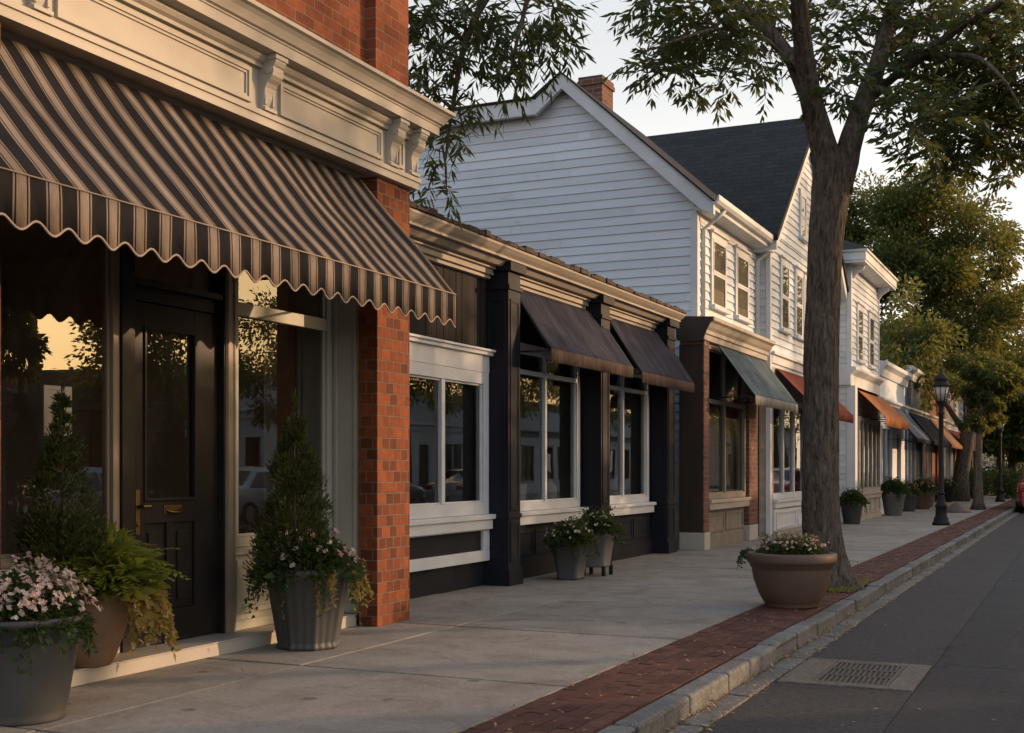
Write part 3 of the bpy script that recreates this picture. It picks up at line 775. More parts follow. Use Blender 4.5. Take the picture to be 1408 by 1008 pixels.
for s, e in ((1, 23.28), (-1, 30.9)):
    mb.prism([(e, 5.66), (27.1, 8.80), (27.1, 8.56), (e, 5.44)], 'x', X + .10, X + .24)
mb.box(-16, X + .10, 23.30, 23.40, 5.44, 5.68); mb.box(-5.74, X + .10, 23.40, 23.70, 5.46, 5.50)
mb.box(X - .06, X + .03, 23.68, 23.80, 0, 5.6); mb.box(X, X + .04, 23.80, 30.4, 3.36, 3.52); mb.box(X, X + .10, 23.75, 30.4, 3.52, 3.57)
mb.build('trim', M['white'], b, bevel=.004)
mb = MB()
mb.prism([(23.2, 5.60), (27.1, 8.83), (31.0, 5.60), (31.0, 5.72), (27.1, 8.95), (23.2, 5.72)], 'x', -16, X + .28)
mb.build('roof', M['roof'], b)
for yc in (24.9, 26.25, 27.15): sash_window(b, X, yc, .62, 4.10, 5.40, M['white'])
sash_window(b, X, 29.0, .7, 4.10, 5.40, M['white']); sash_window(b, X, 26.7, .5, 6.25, 7.15, M['white'], False)
mb = MB()
wall_open(mb, X, .2, 23.72, 30.4, 0, 3.3, [(24.05, 28.2, .70, 2.72), (28.7, 29.7, .05, 2.4)])
mb.build('shop_front', M['old_white'], b)
shop_window(b, X - .02, 24.05, 28.2, .70, 2.72, .10, M['white'], mull=(25.1, 26.1, 27.15), mw=.09, sill=(.10, 0, .06))
mb = MB(); mb.box(X, X + .02, 24.05, 28.2, .08, .5); panel_mould(mb, X + .02, 24.2, 26, .12, .46); panel_mould(mb, X + .02, 26.2, 28.1, .12, .46); mb.build('apron', M['white'], b)
mb = MB(); mb.box(X - .15, X - .10, 28.7, 29.7, .05, 2.4); panel_mould(mb, X - .10, 28.78, 29.62, .2, .9); panel_mould(mb, X - .10, 28.78, 29.62, 1.0, 2.3); mb.build('door', M['brown_wood'], b)
room(b, -9.5, X - .22, 23.9, 28.4, .10, 3.1, .5)
awning('canvas_awning', 'brick red canvas awning half hidden behind the big tree trunk', X + .02, -4.70, 24.2, 28.45, 3.28, 2.50, .18, [M['aw_red'], M['aw_red']], (.12, .015, 0), None, 3, .03)

# ------------------------------------------------------------------ hip roofed house beyond
b = thing('hip_roof_house', 'white two storey house with wide eaves and low dark hip roof above the orange awning', 'house', (-6, 33, 0))
mb = MB(); X = -5.20
mb.box(-14, X, 31.0, 35.5, 3.3, 6.3)
siding_x(mb, X, 31.0, 35.5, 3.85, 6.25, .15); siding_y(mb, 31.0, lambda z: (-8, X), 0, 6.2, .15)
mb.build('wall', M['siding'], b)
mb = MB()
mb.box(X - .08, X + .04, 30.96, 31.1, 0, 6.3); mb.box(X - .08, X + .04, 35.42, 35.54, 3.8, 6.3)
mb.box(-14, X + .42, 30.62, 36.0, 6.30, 6.36); mb.box(-14, X + .44, 30.60, 36.02, 6.36, 6.56); mb.box(-14, X + .48, 30.56, 36.06, 6.56, 6.62)
mb.prism([(X - .3, 3.36), (X + .03, 3.36), (X + .03, 3.62), (X + .10, 3.68), (X + .16, 3.74), (X + .16, 3.80), (X - .3, 3.84)], 'y', 30.9, 35.6)
for y in (31.12, 35.3):
    mb.prism([(X + .03, 6.0), (X + .08, 6.0), (X + .14, 6.1), (X + .30, 6.2), (X + .34, 6.30), (X + .03, 6.30)], 'y', y, y + .09)
mb.build('trim', M['white'], b, bevel=.004)
mb = MB()
a0, a1, y0, y1, ze, zr = -14.0, X + .5, 30.54, 36.08, 6.62, 8.0
r0, r1 = (a0 + 2.7, 33.3), (a1 - 2.7, 33.3)
mb.face([(a0, y0, ze), (a1, y0, ze), (r1[0], r1[1], zr), (r0[0], r0[1], zr)]); mb.face([(a1, y0, ze), (a1, y1, ze), (r1[0], r1[1], zr)])
mb.face([(a1, y1, ze), (a0, y1, ze), (r0[0], r0[1], zr), (r1[0], r1[1], zr)]); mb.face([(a0, y1, ze), (a0, y0, ze), (r0[0], r0[1], zr)])
mb.build('roof', M['roof'], b)
for yc in (32.25, 34.1): sash_window(b, X, yc, .72, 4.05, 5.35, M['white'])
mb = MB(); wall_open(mb, X, .2, 31.0, 35.5, 0, 3.36, [(31.7, 35.2, .75, 2.6)]); mb.build('shop_front', M['old_white'], b)
shop_window(b, X + .12, 31.7, 35.2, .70, 2.62, .10, M['old_white'], mull=(32.4, 33.1, 33.8, 34.5), mw=.09, sill=(.06, 0, .05))
mb = MB(); mb.box(X, X + .10, 31.7, 35.2, 0, .62)
for k in range(4): panel_mould(mb, X + .10, 31.75 + k * .87, 31.75 + k * .87 + .8, .15, .56)
mb.box(X, X + .14, 31.68, 35.22, 0, .12); mb.build('apron', M['old_white'], b)
mb = MB(); mb.box(X, X + .13, 30.98, 31.3, 0, 3.35); mb.build('corner_pilaster', M['white'], b, bevel=.005)
room(b, -9.0, X - .22, 31.1, 35.4, .10, 3.1, .4)
awning('canvas_awning', 'bright burnt orange canvas awning on the hip roofed white house', X + .02, -4.5, 32.0, 36.4, 3.30, 2.62, .24, [M['aw_orange'], M['aw_orange']], (.15, .012, 0), None, 3, .03)

# ------------------------------------------------------------------ smaller shops further along and across the street
def row_shop(name, label, loc, L, H, wm, tm, rz=0.0, two=True, D=8.0, gable=False, cat='shop'):
    """a plain shop, front at local x=0, running along local y from 0 to L"""
    t = thing(name, label, cat, loc, None, rz); off = (0, 0, 0)
    nb = max(1, round(L / 2.6)); bw = L / nb
    ops = []
    for k in range(nb):
        if k == nb // 2: ops.append((k * bw + bw * .3, k * bw + bw * .3 + .95, .05, 2.4))
        else: ops.append((k * bw + .3, (k + 1) * bw - .3, .65, 2.55))
    mb = MB(); wall_open(mb, 0, .2, 0, L, 0, 3.2, ops); mb.box(-D, 0, 0, L, 3.2, H); mb.box(-D, -.2, 0, .2, 0, 3.2); mb.box(-D, -.2, L - .2, L, 0, 3.2); mb.build('wall', wm, t, off=off)
    mb = MB(); mb.prism([(0, H - .35), (.06, H - .35), (.10, H - .15), (.22, H - .05), (.22, H + .06), (0, H + .08)], 'y', -.05, L + .05)
    mb.prism([(0, 3.0), (.05, 3.0), (.05, 3.2), (.14, 3.26), (.14, 3.32), (0, 3.36)], 'y', -.02, L + .02); mb.build('cornice', tm, t, off=off)
    for o in ops:
        if o[2] < .1:
            mb = MB(); mb.box(-.14, -.09, o[0], o[1], o[2], o[3]); panel_mould(mb, -.09, o[0] + .1, o[1] - .1, .2, .9); panel_mould(mb, -.09, o[0] + .1, o[1] - .1, 1.0, 2.25); mb.build('door', M['brown_wood'], t, off=off)
        else:
            w = MB(); ring(w, -.1, .02, o[0], o[1], o[2], o[3], .08); m = (o[0] + o[1]) / 2; w.box(-.1, .012, m - .03, m + .03, o[2] + .08, o[3] - .08); wo = w.build('window', tm, t, off=off)
            g = MB(); g.face([(-.05, o[0], o[2]), (-.05, o[1], o[2]), (-.05, o[1], o[3]), (-.05, o[0], o[3])]); g.build('pane', M['glass'], wo, off=off)
    if two:
        for k in range(nb):
            yc = (k + .5) * bw; w = MB(); z0, z1 = 4.0, min(5.4, H - .6)
            ring(w, 0, .06, yc - .45, yc + .45, z0, z1, .07); w.box(0, .05, yc - .38, yc + .38, (z0 + z1) / 2 - .03, (z0 + z1) / 2 + .03); w.box(0, .1, yc - .52, yc + .52, z0 - .08, z0); wo = w.build('window', tm, t, off=off)
            g = MB(); g.box(.004, .02, yc - .38, yc + .38, z0 + .07, z1 - .07); g.build('pane', M['glass_up'], wo, off=off)
            g = MB(); g.box(.002, .003, yc - .38, yc + .38, z0 + .07, z1 - .07); g.build('room_behind', M['room'], wo, off=off)
    mb = MB(); mb.box(-4, -.25, .25, L - .25, .08, .09); mb.box(-4.05, -4, .25, L - .25, .1, 3.1); mb.build('interior', M['room'], t, off=off)
    mb = MB()
    if gable: mb.prism([(.35, H - .02), (-D / 2, H + 2.2), (-D - .3, H - .02), (-D - .3, H + .1), (-D / 2, H + 2.35), (.35, H + .12)], 'y', -.25, L + .25)
    else: mb.box(-D, -.02, .02, L - .02, H, H + .06)
    mb.build('roof', M['roof'], t, off=off)
    return t
row_shop('row_shop', 'pale low white shop just past the orange awning', (-5.25, 36.2, 0), 5.5, 4.3, M['siding'], M['white'], 0, False)
row_shop('row_shop', 'blue grey low shop beneath the dark navy awning far down the row', (-5.25, 41.9, 0), 5.6, 4.6, M['aw_grey'], M['white'], 0, False)
row_shop('row_shop', 'reddish brick shop with a tan awning half hidden by street trees', (-5.25, 47.7, 0), 6.6, 5.0, M['brick_wall'], M['old_white'], 0, False)
row_shop('row_shop', 'cream shop behind the shrubs near the second lamp', (-5.3, 54.6, 0), 9.0, 5.2, M['cream'], M['white'])
row_shop('row_shop', 'dim brick shop at the end of the row before the cross street', (-5.3, 64, 0), 10, 6.2, M['brick_dark'], M['cream'])
row_shop('row_shop', 'grey shop beyond the cross street at the far end of the view', (-6.5, 94, 0), 16, 6.5, M['stone'], M['white'])
awning('canvas_awning', 'blue grey canvas awning on the pale shop past the orange awning', -5.22, -4.4, 37.6, 41.3, 3.2, 2.2, .12, [M['aw_grey'], M['aw_navy']], None, 'small awnings far down the row', 2, .02)
awning('canvas_awning', 'dark navy canvas awning on the low blue grey shop', -5.22, -4.4, 42.2, 47.2, 3.2, 2.2, .12, [M['aw_navy'], M['aw_navy']], None, 'small awnings far down the row', 2, .02)
awning('canvas_awning', 'tan canvas awning on the reddish brick shop', -5.22, -4.4, 48.0, 52.5, 3.2, 2.2, .12, [M['aw_tan'], M['aw_orange']], None, 'small awnings far down the row', 2, .02)
awning('canvas_awning', 'dull red canvas awning on the cream shop behind the shrubs', -5.28, -4.5, 55.5, 62, 3.0, 2.3, .15, [M['aw_red'], M['aw_red']], None, 'small awnings far down the row', 2, .02)
# across the street, seen in the shop windows
row_shop('row_shop', 'low brick shop across the street before a gap left for the sun, out of view', (14.5, 20.6, 0), 9, 4.2, M['brick_dark'], M['cream'], math.pi, False)  # gap beyond it opened so a sun patch lands on the sidewalk
row_shop('row_shop', 'small brick shop across the street seen only as a reflection in the door glass', (14.5, 27.3, 0), 4.0, 3.35, M['brick_dark'], M['taupe'], math.pi, False)
row_shop('row_shop', 'dark brick shop across the street seen only as a reflection beside the small brick one', (14.5, 31.4, 0), 4.0, 4.1, M['brick_dark'], M['taupe'], math.pi, False)
row_shop('row_shop', 'pale shop across the street seen only as a reflection in the navy shop windows', (14.5, 41, 0), 9.5, 4.6, M['white'], M['white'], math.pi, False)
row_shop('row_shop', 'whitewashed shop across the street seen only in the navy shop windows beyond the others', (14.5, 76, 0), 17.5, 4.8, M['white'], M['taupe'], math.pi, False)
row_shop('row_shop', 'cream shop across the street and beyond the crossing seen only in window reflections', (14.5, 122, 0), 28, 5.2, M['old_white'], M['taupe'], math.pi, False)
row_shop('row_shop', 'long white shop across the street seen only in the navy and far shop windows', (14.5, 58, 0), 16.6, 4.7, M['white'], M['white'], math.pi, False)
# ------------------------------------------------------------------ ground, road, pavement
def struct(o): o['kind'] = 'structure'; return o
mb = MB(); mb.face([(-400, -120, -.30), (400, -120, -.30), (400, 600, -.30), (-400, 600, -.30)]); struct(mb.build('ground', M['joint']))
def wav(x, y, a=.008): return x + a * mnoise.noise(Vector((y * 1.3, x, 3))) + a * .6 * mnoise.noise(Vector((y * 6, x, 9)))
mb = MB(); ys = [-6 + .25 * i for i in range(0, 400)]
for a, c in zip(ys[:-1], ys[1:]):
    mb.face([(-1.885, a, -.130), (wav(-.988, a, .014), a, -.130), (wav(-.988, c, .014), c, -.130), (-1.885, c, -.130)], 1)
    mb.face([(wav(-.9835, a, .014), a, -.1285), (9.0, a, -.1285), (9.0, c, -.1285), (wav(-.9835, c, .014), c, -.1285)], 0)
mb.face([(-60, 78, -.136), (60, 78, -.136), (60, 92, -.136), (-60, 92, -.136)], 0)
struct(mb.build('road', [M['asphalt'], M['asphalt_old']]))
mb = MB(); mb.face([(-6.4, -6, -.022), (-2.05, -6, -.022), (-2.05, 77, -.022), (-6.4, 77, -.022)])
struct(mb.build('pavement_bed', M['joint']))
mb = MB(); y = 6.85 - 2.25 * 5
while y < 76:
    for x0, x1 in ((-6.35, -4.722), (-4.710, -2.808)):
        t = U(-.002, .002); g = .017 + R() * .003
        n = len(mb.v); mb.box(x0, x1, y + g, y + 2.25 - g, -.1, 0)
        for i in range(4): a, b_, c = mb.v[n + 4 + i]; mb.v[n + 4 + i] = (a, b_, c + t + U(-.0015, .0015))
    y += 2.25
struct(mb.build('sidewalk', M['concrete'], bevel=.004))
mb = MB()
for c in range(6):
    x0 = -2.80 + c * .0985; y = 3.5 + (c % 2) * .1
    while y < 76:
        if not (-2.80 + c * .0985 < -2.2 and 13.35 < y < 14.35 and c > 0):
            t = U(-.0035, .002); n = len(mb.v); mb.box(x0 + .003 + U(0, .002), x0 + .095 + U(0, .002), y + .003, y + .199, -.06, t)
            for i in range(4): a, b_, cc = mb.v[n + 4 + i]; mb.v[n + 4 + i] = (a, b_, cc + U(-.0015, .0015))
        y += .203
struct(mb.build('brick_paving', M['paver']))
mb = MB(); y = 2.0
while y < 78:
    l = U(.42, .95); dx_, dz = U(-.010, .010), U(-.008, .008)
    mb.box(-2.20 + dx_, -2.055 + dx_, y, y + l - U(.010, .022), -.34, .002 + dz); y += l
struct(mb.build('kerb', M['kerb'], bevel=.020))
mb = MB(); y = 2.0
while y < 78:
    l = U(.34, .62); dz = U(-.005, .004)
    mb.box(-2.045, -1.895 + U(-.006, .006), y, y + l - U(.010, .02), -.3, -.118 + dz); y += l
struct(mb.build('gutter', M['gutter'], bevel=.008))
mb = MB(); mb.box(9.0, 9.2, -6, 78, -.3, 0); mb.face([(9.2, -6, -.01), (14.6, -6, -.01), (14.6, 78, -.01), (9.2, 78, -.01)]); struct(mb.build('far_pavement', M['concrete']))
mb = MB(); mb.face([(-60, 92.2, -.05), (60, 92.2, -.05), (60, 500, -.05), (-60, 500, -.05)]); struct(mb.build('far_ground', M['concrete']))
mb = MB(); mb.face([(-2.74, 13.28, .005), (-2.205, 13.28, .005), (-2.205, 14.72, .005), (-2.74, 14.72, .005)]); struct(mb.build('tree_pit_soil', M['soil']))

d = thing('storm_drain', 'rectangular storm drain with rusty slotted grate set in the asphalt beside the kerb', 'storm drain', (-1.43, 8.85, -.13))
mb = MB(); x0, x1, y0, y1 = -1.872, -1.0, 8.28, 9.40; gx0, gx1, gy0, gy1 = -1.66, -1.16, 8.38, 9.30
mb.box(x0, gx0, y0, y1, -.2, -.120); mb.box(gx1, x1, y0, y1, -.2, -.120); mb.box(gx0, gx1, y0, gy0, -.2, -.120); mb.box(gx0, gx1, gy1, y1, -.2, -.120)
mb.build('surround', M['frame_conc'], d, bevel=.006)
mb = MB(); ring(mb, 0, 0, 0, 0, 0, 0, 0) if False else None
mb.box(gx0 + .004, gx0 + .03, gy0 + .004, gy1 - .004, -.18, -.121); mb.box(gx1 - .03, gx1 - .004, gy0 + .004, gy1 - .004, -.18, -.121)
for y in (gy0 + .004, gy0 + .31, gy0 + .60, gy1 - .034): mb.box(gx0 + .03, gx1 - .03, y, y + .03, -.18, -.1215)
k = 0; x = gx0 + .05
while x < gx1 - .05:
    for a, c in ((gy0 + .034, gy0 + .31), (gy0 + .34, gy0 + .60), (gy0 + .63, gy1 - .034)):
        s = .006
        mb.prism([(x + s, a), (x + .014 + s, a), (x + .014 - s, c), (x - s, c)], 'z', -.17, -.1225)
    x += .036; k += 1
mb.build('grate', M['rust_iron'], d, bevel=.003)
mb = MB(); mb.face([(gx0, gy0, -.19), (gx1, gy0, -.19), (gx1, gy1, -.19), (gx0, gy1, -.19)]); mb.build('pit', M['pit'], d)

# ------------------------------------------------------------------ plants
def rv():
    while True:
        v = Vector((U(-1, 1), U(-1, 1), U(-1, 1)))
        if .05 < v.length < 1: return v.normalized()
def leafq(mb, p, d, l, w, up=None, droop=.0, mi=0):
    d = d.normalized(); s = d.cross(up if up is not None else rv())
    if s.length < 1e-3: s = d.cross(Vector((.3, .5, .8)))
    s.normalize(); m = p + d * (l * .45); tip = p + d * l - Vector((0, 0, droop * l))
    mb.face([p, m + s * (w / 2), tip, m - s * (w / 2)], mi)
def build_leaf(mb, name, mats, parent, off=None):
    me = bpy.data.meshes.new(name)
    root = parent
    while root.parent is not None: root = root.parent
    o = Vector(off) if off is not None else ORG.get(root.name, Vector((0, 0, 0)))
    me.from_pydata([(a - o.x, b_ - o.y, c - o.z) for a, b_, c in mb.v], [], mb.f)
    me.polygons.foreach_set('material_index', mb.mi)
    for m in (mats if isinstance(mats, (list, tuple)) else [mats]): me.materials.append(m)
    me.update(); ob = bpy.data.objects.new(name, me); COL.objects.link(ob); ob.parent = parent
    return ob
Z0 = (0, 0, 0)
def dome_leaves(mb, c, r, h, n, l, w, mi=0, spread=.5, droop=.2):
    for _ in range(n):
        a = U(0, 6.283); q = math.sqrt(R()); e = R() ** .7
        p = Vector((c[0] + r * q * math.cos(a) * (1 - .35 * e), c[1] + r * q * math.sin(a) * (1 - .35 * e), c[2] + h * e * (1 - .55 * q * q)))
        d = Vector((math.cos(a) * q, math.sin(a) * q, .5)) + rv() * spread
        leafq(mb, p, d, l * U(.6, 1.3), w * U(.7, 1.3), None, droop, mi)
def rosette(mb, p, n, s, mi=0):
    n = n.normalized(); a = n.orthogonal().normalized(); b_ = n.cross(a)
    k = random.choice((4, 5, 5, 6)); o = U(0, 6)
    for i in range(k):
        an = o + 6.283 * i / k; dd = a * math.cos(an) + b_ * math.sin(an); sd = n.cross(dd)
        m = p + dd * s * .55 + n * s * .22
        mb.face([p, m + sd * s * .34, p + dd * s + n * s * U(.1, .4), m - sd * s * .34], mi)
def flowers(mb, c, r, h, n, s, mis=(0,), cluster=1, top=.35):
    for _ in range(n):
        a = U(0, 6.283); q = math.sqrt(R()) * U(.8, 1.08)
        e = (1 - .6 * q * q) * U(top, 1.08)
        p = Vector((c[0] + r * q * math.cos(a), c[1] + r * q * math.sin(a), c[2] + h * e)); mi = random.choice(mis)
        for k in range(cluster):
            pp = p + rv() * s * 1.1 * (k > 0)
            rosette(mb, pp, Vector((math.cos(a) * q, math.sin(a) * q, .7)) + rv() * .5, s * U(.7, 1.25), mi)
def conifer(par, c, h, r, n=5200, name='conifer'):
    mb = MB()
    mb.tube([c, (c[0], c[1], c[2] + h * .9)], [.018, .005], 6, 1)
    cl = []
    for _ in range(170):
        f = 1 - math.sqrt(R()) * .99; a = U(0, 6.283)
        rr = r * ((1 - f) ** .85) * U(.55, 1.06)
        if f < .1: rr *= .8 + f * 2
        cl.append((Vector((c[0] + rr * math.cos(a), c[1] + rr * math.sin(a), c[2] + h * f * 1.06)), (.16 + .84 * (1 - f)) * r * U(.26, .48), Vector((math.cos(a), math.sin(a), 0))))
    for q, s_, o in cl:
        for _ in range(n // 130):
            v = rv(); p = q + Vector((v.x, v.y, v.z * 1.25)) * (s_ * R() ** .5)
            d = v * .55 + o * .45 + Vector((0, 0, .75))
            for k in range(2): leafq(mb, p, d + rv() * .35, U(.024, .055), U(.007, .013))
    for k in range(60):
        p = Vector((c[0] + U(-.012, .012), c[1] + U(-.012, .012), c[2] + h * U(.92, 1.1))); leafq(mb, p, Vector((U(-.3, .3), U(-.3, .3), 1)), .06, .01)
    return build_leaf(mb, name, [M['needle'], M['bark']], par, Z0)
def trailing(mb, c, r, n, lmin, lmax, l, w, mi=0, arc=(0, 6.283), fl=None):
    for _ in range(n):
        a = U(*arc); L = U(lmin, lmax); p0 = Vector((c[0] + r * math.cos(a), c[1] + r * math.sin(a), c[2]))
        o = Vector((math.cos(a), math.sin(a), 0)); k = int(L / (l * .42)) + 2; rise = U(.1, .7)
        for i in range(k):
            f = i / k; p = p0 + o * (L * .55 * f ** .6) + Vector((0, 0, L * (rise * f - 1.35 * f * f)))
            for s in (0, 1): leafq(mb, p, o * .5 + rv() * .9 + Vector((0, 0, -.3)), l * U(.6, 1.2), w * U(.7, 1.2), None, .2, mi)
            if fl and R() < fl[0]: rosette(mb, p + rv() * .01, o + rv() * .6, fl[2] * U(.7, 1.2), fl[1])
def fronds(mb, c, n, L, l, w, mi=0, tilt=(.25, 1.1)):
    for _ in range(n):
        a = U(0, 6.283); t = U(*tilt); o = Vector((math.cos(a), math.sin(a), 0)); LL = L * U(.65, 1.15); p = Vector(c) + o * U(0, .06)
        k = 14; d = o * t + Vector((0, 0, 1))
        d.normalize()
        for i in range(k):
            f = i / k; d = (d + Vector((0, 0, -.085 - .05 * f)) + o * .02).normalized(); p = p + d * (LL / k); s = d.cross(Vector((0, 0, 1))).normalized()
            for q in (-1, 1): leafq(mb, p, s * q + d * .55 + rv() * .15, l * (1.05 - .75 * f), w * (1.05 - .6 * f), Vector((0, 0, 1)), .15, mi)
def pot_round(par, prof, m, n=40, flute=None, sides=None, name='pot', inset=.03):
    mb = MB(); top = prof[-1]; inner = [(top[0] - inset, top[1]), (top[0] - inset - .006, top[1] - .06)]
    mb.lathe(prof + inner, Z0, n, 0, flute, True, sides)
    return mb.build(name, m, par, off=Z0)
def soil(par, r, z, sides=None):
    mb = MB(); mb.lathe([(r, z - .02), (r * .9, z), (r * .4, z + .012)], Z0, 24, sides=sides); return mb.build('soil', M['soil'], par, off=Z0)

# grey round pot, nearest
p = thing('flower_pot', 'large round grey pot of pale pink and white flowers nearest us at the corner', 'planter', (-5.03, 4.78, 0))
pot_round(p, [(.215, 0), (.222, .012), (.218, .03), (.228, .06), (.285, .40), (.288, .415), (.300, .42), (.305, .50), (.322, .505), (.326, .53), (.318, .54)], M['grey_pot'], 48); soil(p, .29, .50)
mb = MB(); dome_leaves(mb, (0, 0, .46), .37, .30, 1800, .06, .03); trailing(mb, (0, 0, .5), .27, 40, .08, .22, .045, .026); build_leaf(mb, 'leaves', M['leaf_pot'], p, Z0)
mb = MB(); flowers(mb, (0, 0, .50), .38, .33, 430, .0140, (0, 0, 1), 3, .42); build_leaf(mb, 'flowers', [M['petal_pink'], M['petal_white']], p, Z0)

# terracotta bowl with conifer and ferns on the shop step
p = thing('evergreen_planter', 'terracotta bowl on the shop step holding a small conifer and yellow green ferns', 'planter', (-5.55, 5.80, .098))
pot_round(p, [(.13, 0), (.145, .01), (.175, .08), (.225, .22), (.255, .36), (.262, .40), (.275, .405), (.278, .44), (.268, .445)], M['terracotta'], 44); soil(p, .24, .415)
conifer(p, (-.05, -.16, .38), 1.20, .29, 6800)
mb = MB(); fronds(mb, (.09, .02, .40), 84, .50, .13, .052, 0, (.1, .9)); dome_leaves(mb, (.10, .04, .40), .30, .40, 420, .17, .060, 0, .45, .25); dome_leaves(mb, (.06, .03, .40), .32, .24, 500, .10, .045); build_leaf(mb, 'ferns', M['leaf_lime'], p, Z0)
mb = MB(); trailing(mb, (.05, .08, .46), .22, 54, .16, .40, .055, .032, 0, (-.4, 1.7), (.12, 1, .02)); build_leaf(mb, 'trailing_leaves', [M['leaf_gold'], M['petal_white']], p, Z0)

# fluted grey pot with conifer
p = thing('evergreen_planter', 'tall fluted grey pot with a pointed conifer beside the brick pilaster', 'planter', (-5.13, 7.56, 0))
pot_round(p, [(.215, 0), (.23, .008), (.232, .03), (.222, .04), (.226, .06), (.30, .50), (.315, .505), (.325, .55), (.33, .575), (.322, .585)], M['grey_pot'], 96, (24, .014), 8); soil(p, .28, .53, 8)
conifer(p, (-.08, -.06, .50), 1.22, .30, 7200)
mb = MB(); dome_leaves(mb, (0, 0, .50), .40, .34, 1300, .085, .05); trailing(mb, (0, 0, .54), .27, 34, .1, .36, .04, .022); build_leaf(mb, 'leaves', M['leaf_pot'], p, Z0)
mb = MB(); trailing(mb, (.02, .04, .55), .27, 26, .12, .34, .045, .024, 0, (-.9, 1.9)); build_leaf(mb, 'trailing_leaves', M['leaf_gold'], p, Z0)
mb = MB(); flowers(mb, (.02, .0, .52), .38, .36, 60, .019, (0, 0, 1, 2), 3, .6)
for k in range(26): rosette(mb, Vector((.26, .10, .66)) + rv() * .07, Vector((1, 0, .3)) + rv(), .022, 0)
build_leaf(mb, 'flowers', [M['petal_pink'], M['petal_white'], M['petal_rose']], p, Z0)

# wide brown bowl by the tree
p = thing('flower_pot', 'wide brown bowl planter of pink flowers on the brick edging at the tree base', 'planter', (-2.51, 11.74, .002))
pot_round(p, [(0.2438, 0.0), (0.253, 0.0116), (0.253, 0.034), (0.2622, 0.0436), (0.3082, 0.1261), (0.3542, 0.2522), (0.3726, 0.3492), (0.3754, 0.3735), (0.391, 0.3802), (0.3938, 0.4123), (0.4122, 0.419), (0.4195, 0.4365), (0.4195, 0.485), (0.4103, 0.5044), (0.3956, 0.5092)], M['brown_pot'], 56, inset=.04); soil(p, .36, .48)
mb = MB(); dome_leaves(mb, (0, 0, .46), .40, .17, 1900, .05, .03); trailing(mb, (-.25, 0, .51), .17, 10, .1, .2, .035, .02, 0, (2.2, 4))
for k in range(60):
    a = U(0, 6.28); q = R() ** .5 * .33; pp = Vector((q * math.cos(a), q * math.sin(a), .55))
    for i in range(6): leafq(mb, pp + Vector((0, 0, i * .022)), rv() * .6 + Vector((0, 0, .6)), .05, .012)
build_leaf(mb, 'leaves', M['leaf_pot'], p, Z0)
mb = MB(); flowers(mb, (0, 0, .49), .39, .21, 120, .0145, (0, 0, 1, 1, 2), 2, .5); build_leaf(mb, 'flowers', [M['petal_pink'], M['petal_rose'], M['petal_white']], p, Z0)

# pots by the navy shop
def small_planter(name, label, loc, mpot, prof, sides=None, fl=('petal_pink', 'petal_white'), s=1.0, feet=False, nl=950, group=None):
    p = thing(name, label, 'planter', loc, group)
    pr = [(r * s, z * s) for r, z in prof]
    pot_round(p, pr, M[mpot], 32, None, sides, inset=.02 * s); soil(p, pr[-1][0] * .93, pr[-1][1] - .03 * s, sides)
    if feet:
        mb = MB()
        for q in range(4): mb.box(*(lambda cx, cy: (cx - .02, cx + .02, cy - .02, cy + .02))(.13 * (1 if q & 1 else -1), .13 * (1 if q & 2 else -1)), -.10, .02)
        mb.build('feet', M['iron'], p, off=Z0)
    zt = pr[-1][1]; rr = pr[-1][0]
    mb = MB(); dome_leaves(mb, (0, 0, zt - .04), rr * 1.45, .28 * s, int(nl * 1.5), .065 * s, .036 * s); trailing(mb, (0, 0, zt), rr * .9, 16, .08, .22, .04 * s, .024 * s)
    for k in range(24):
        a = U(0, 6.28); q = R() ** .5 * rr * .9; pp = Vector((q * math.cos(a), q * math.sin(a), zt + .1 * s))
        for i in range(7): leafq(mb, pp + Vector((0, 0, i * .03 * s)), rv() * .7 + Vector((0, 0, .5)), .06 * s, .016 * s)
    build_leaf(mb, 'leaves', M['leaf_pot'], p, Z0)
    if fl:
        mb = MB(); flowers(mb, (0, 0, zt), rr * 1.35, .28 * s, int(60 * s), .015 * s, tuple(range(len(fl))), 2, .5); build_leaf(mb, 'flowers', [M[f] for f in fl], p, Z0)
    return p
SQ = [(.17, 0), (.18, .01), (.18, .03), (.172, .035), (.235, .38), (.25, .385), (.25, .425), (.24, .43)]
RD = [(.15, 0), (.16, .02), (.21, .34), (.23, .35), (.235, .40), (.225, .41)]
small_planter('flower_pot', 'square tapered grey pot with flowers in front of the navy shop pilaster', (-5.50, 13.55, 0), 'grey_pot', SQ, 4)
small_planter('flower_pot', 'stone grey pot on iron feet behind the square tapered pot', (-5.42, 14.22, .10), 'stone_pot', SQ, 4, feet=True)
small_planter('flower_pot', 'slim grey pot of green leaves by the white corner pilaster beside the tree trunk', (-5.0, 30.05, 0), 'grey_pot', RD, None, None, 1.2)
small_planter('flower_pot', 'wide pale pot of low green leaves below the orange awning', (-4.85, 36.0, 0), 'stone_pot', RD, None, None, 1.5)
small_planter('flower_pot', 'dark pot of leaves next behind the wide pale pot', (-4.9, 39.6, 0), 'grey_pot', RD, None, ('petal_rose', 'petal_red'), 1.3)
small_planter('flower_pot', 'round pot crowded with red and pink flowers', (-4.75, 42.0, 0), 'brown_pot', RD, None, ('petal_red', 'petal_rose', 'petal_pink'), 1.45)
small_planter('flower_pot', 'stone pot of red flowers at the corner of the low blue grey shop', (-4.9, 44.5, 0), 'stone_pot', RD, None, ('petal_rose', 'petal_red'), 1.35)
small_planter('flower_pot', 'dark green pot of bushy leaves just left of the near lamp post', (-4.9, 51.3, 0), 'iron', RD, None, ('petal_white',), 1.35)
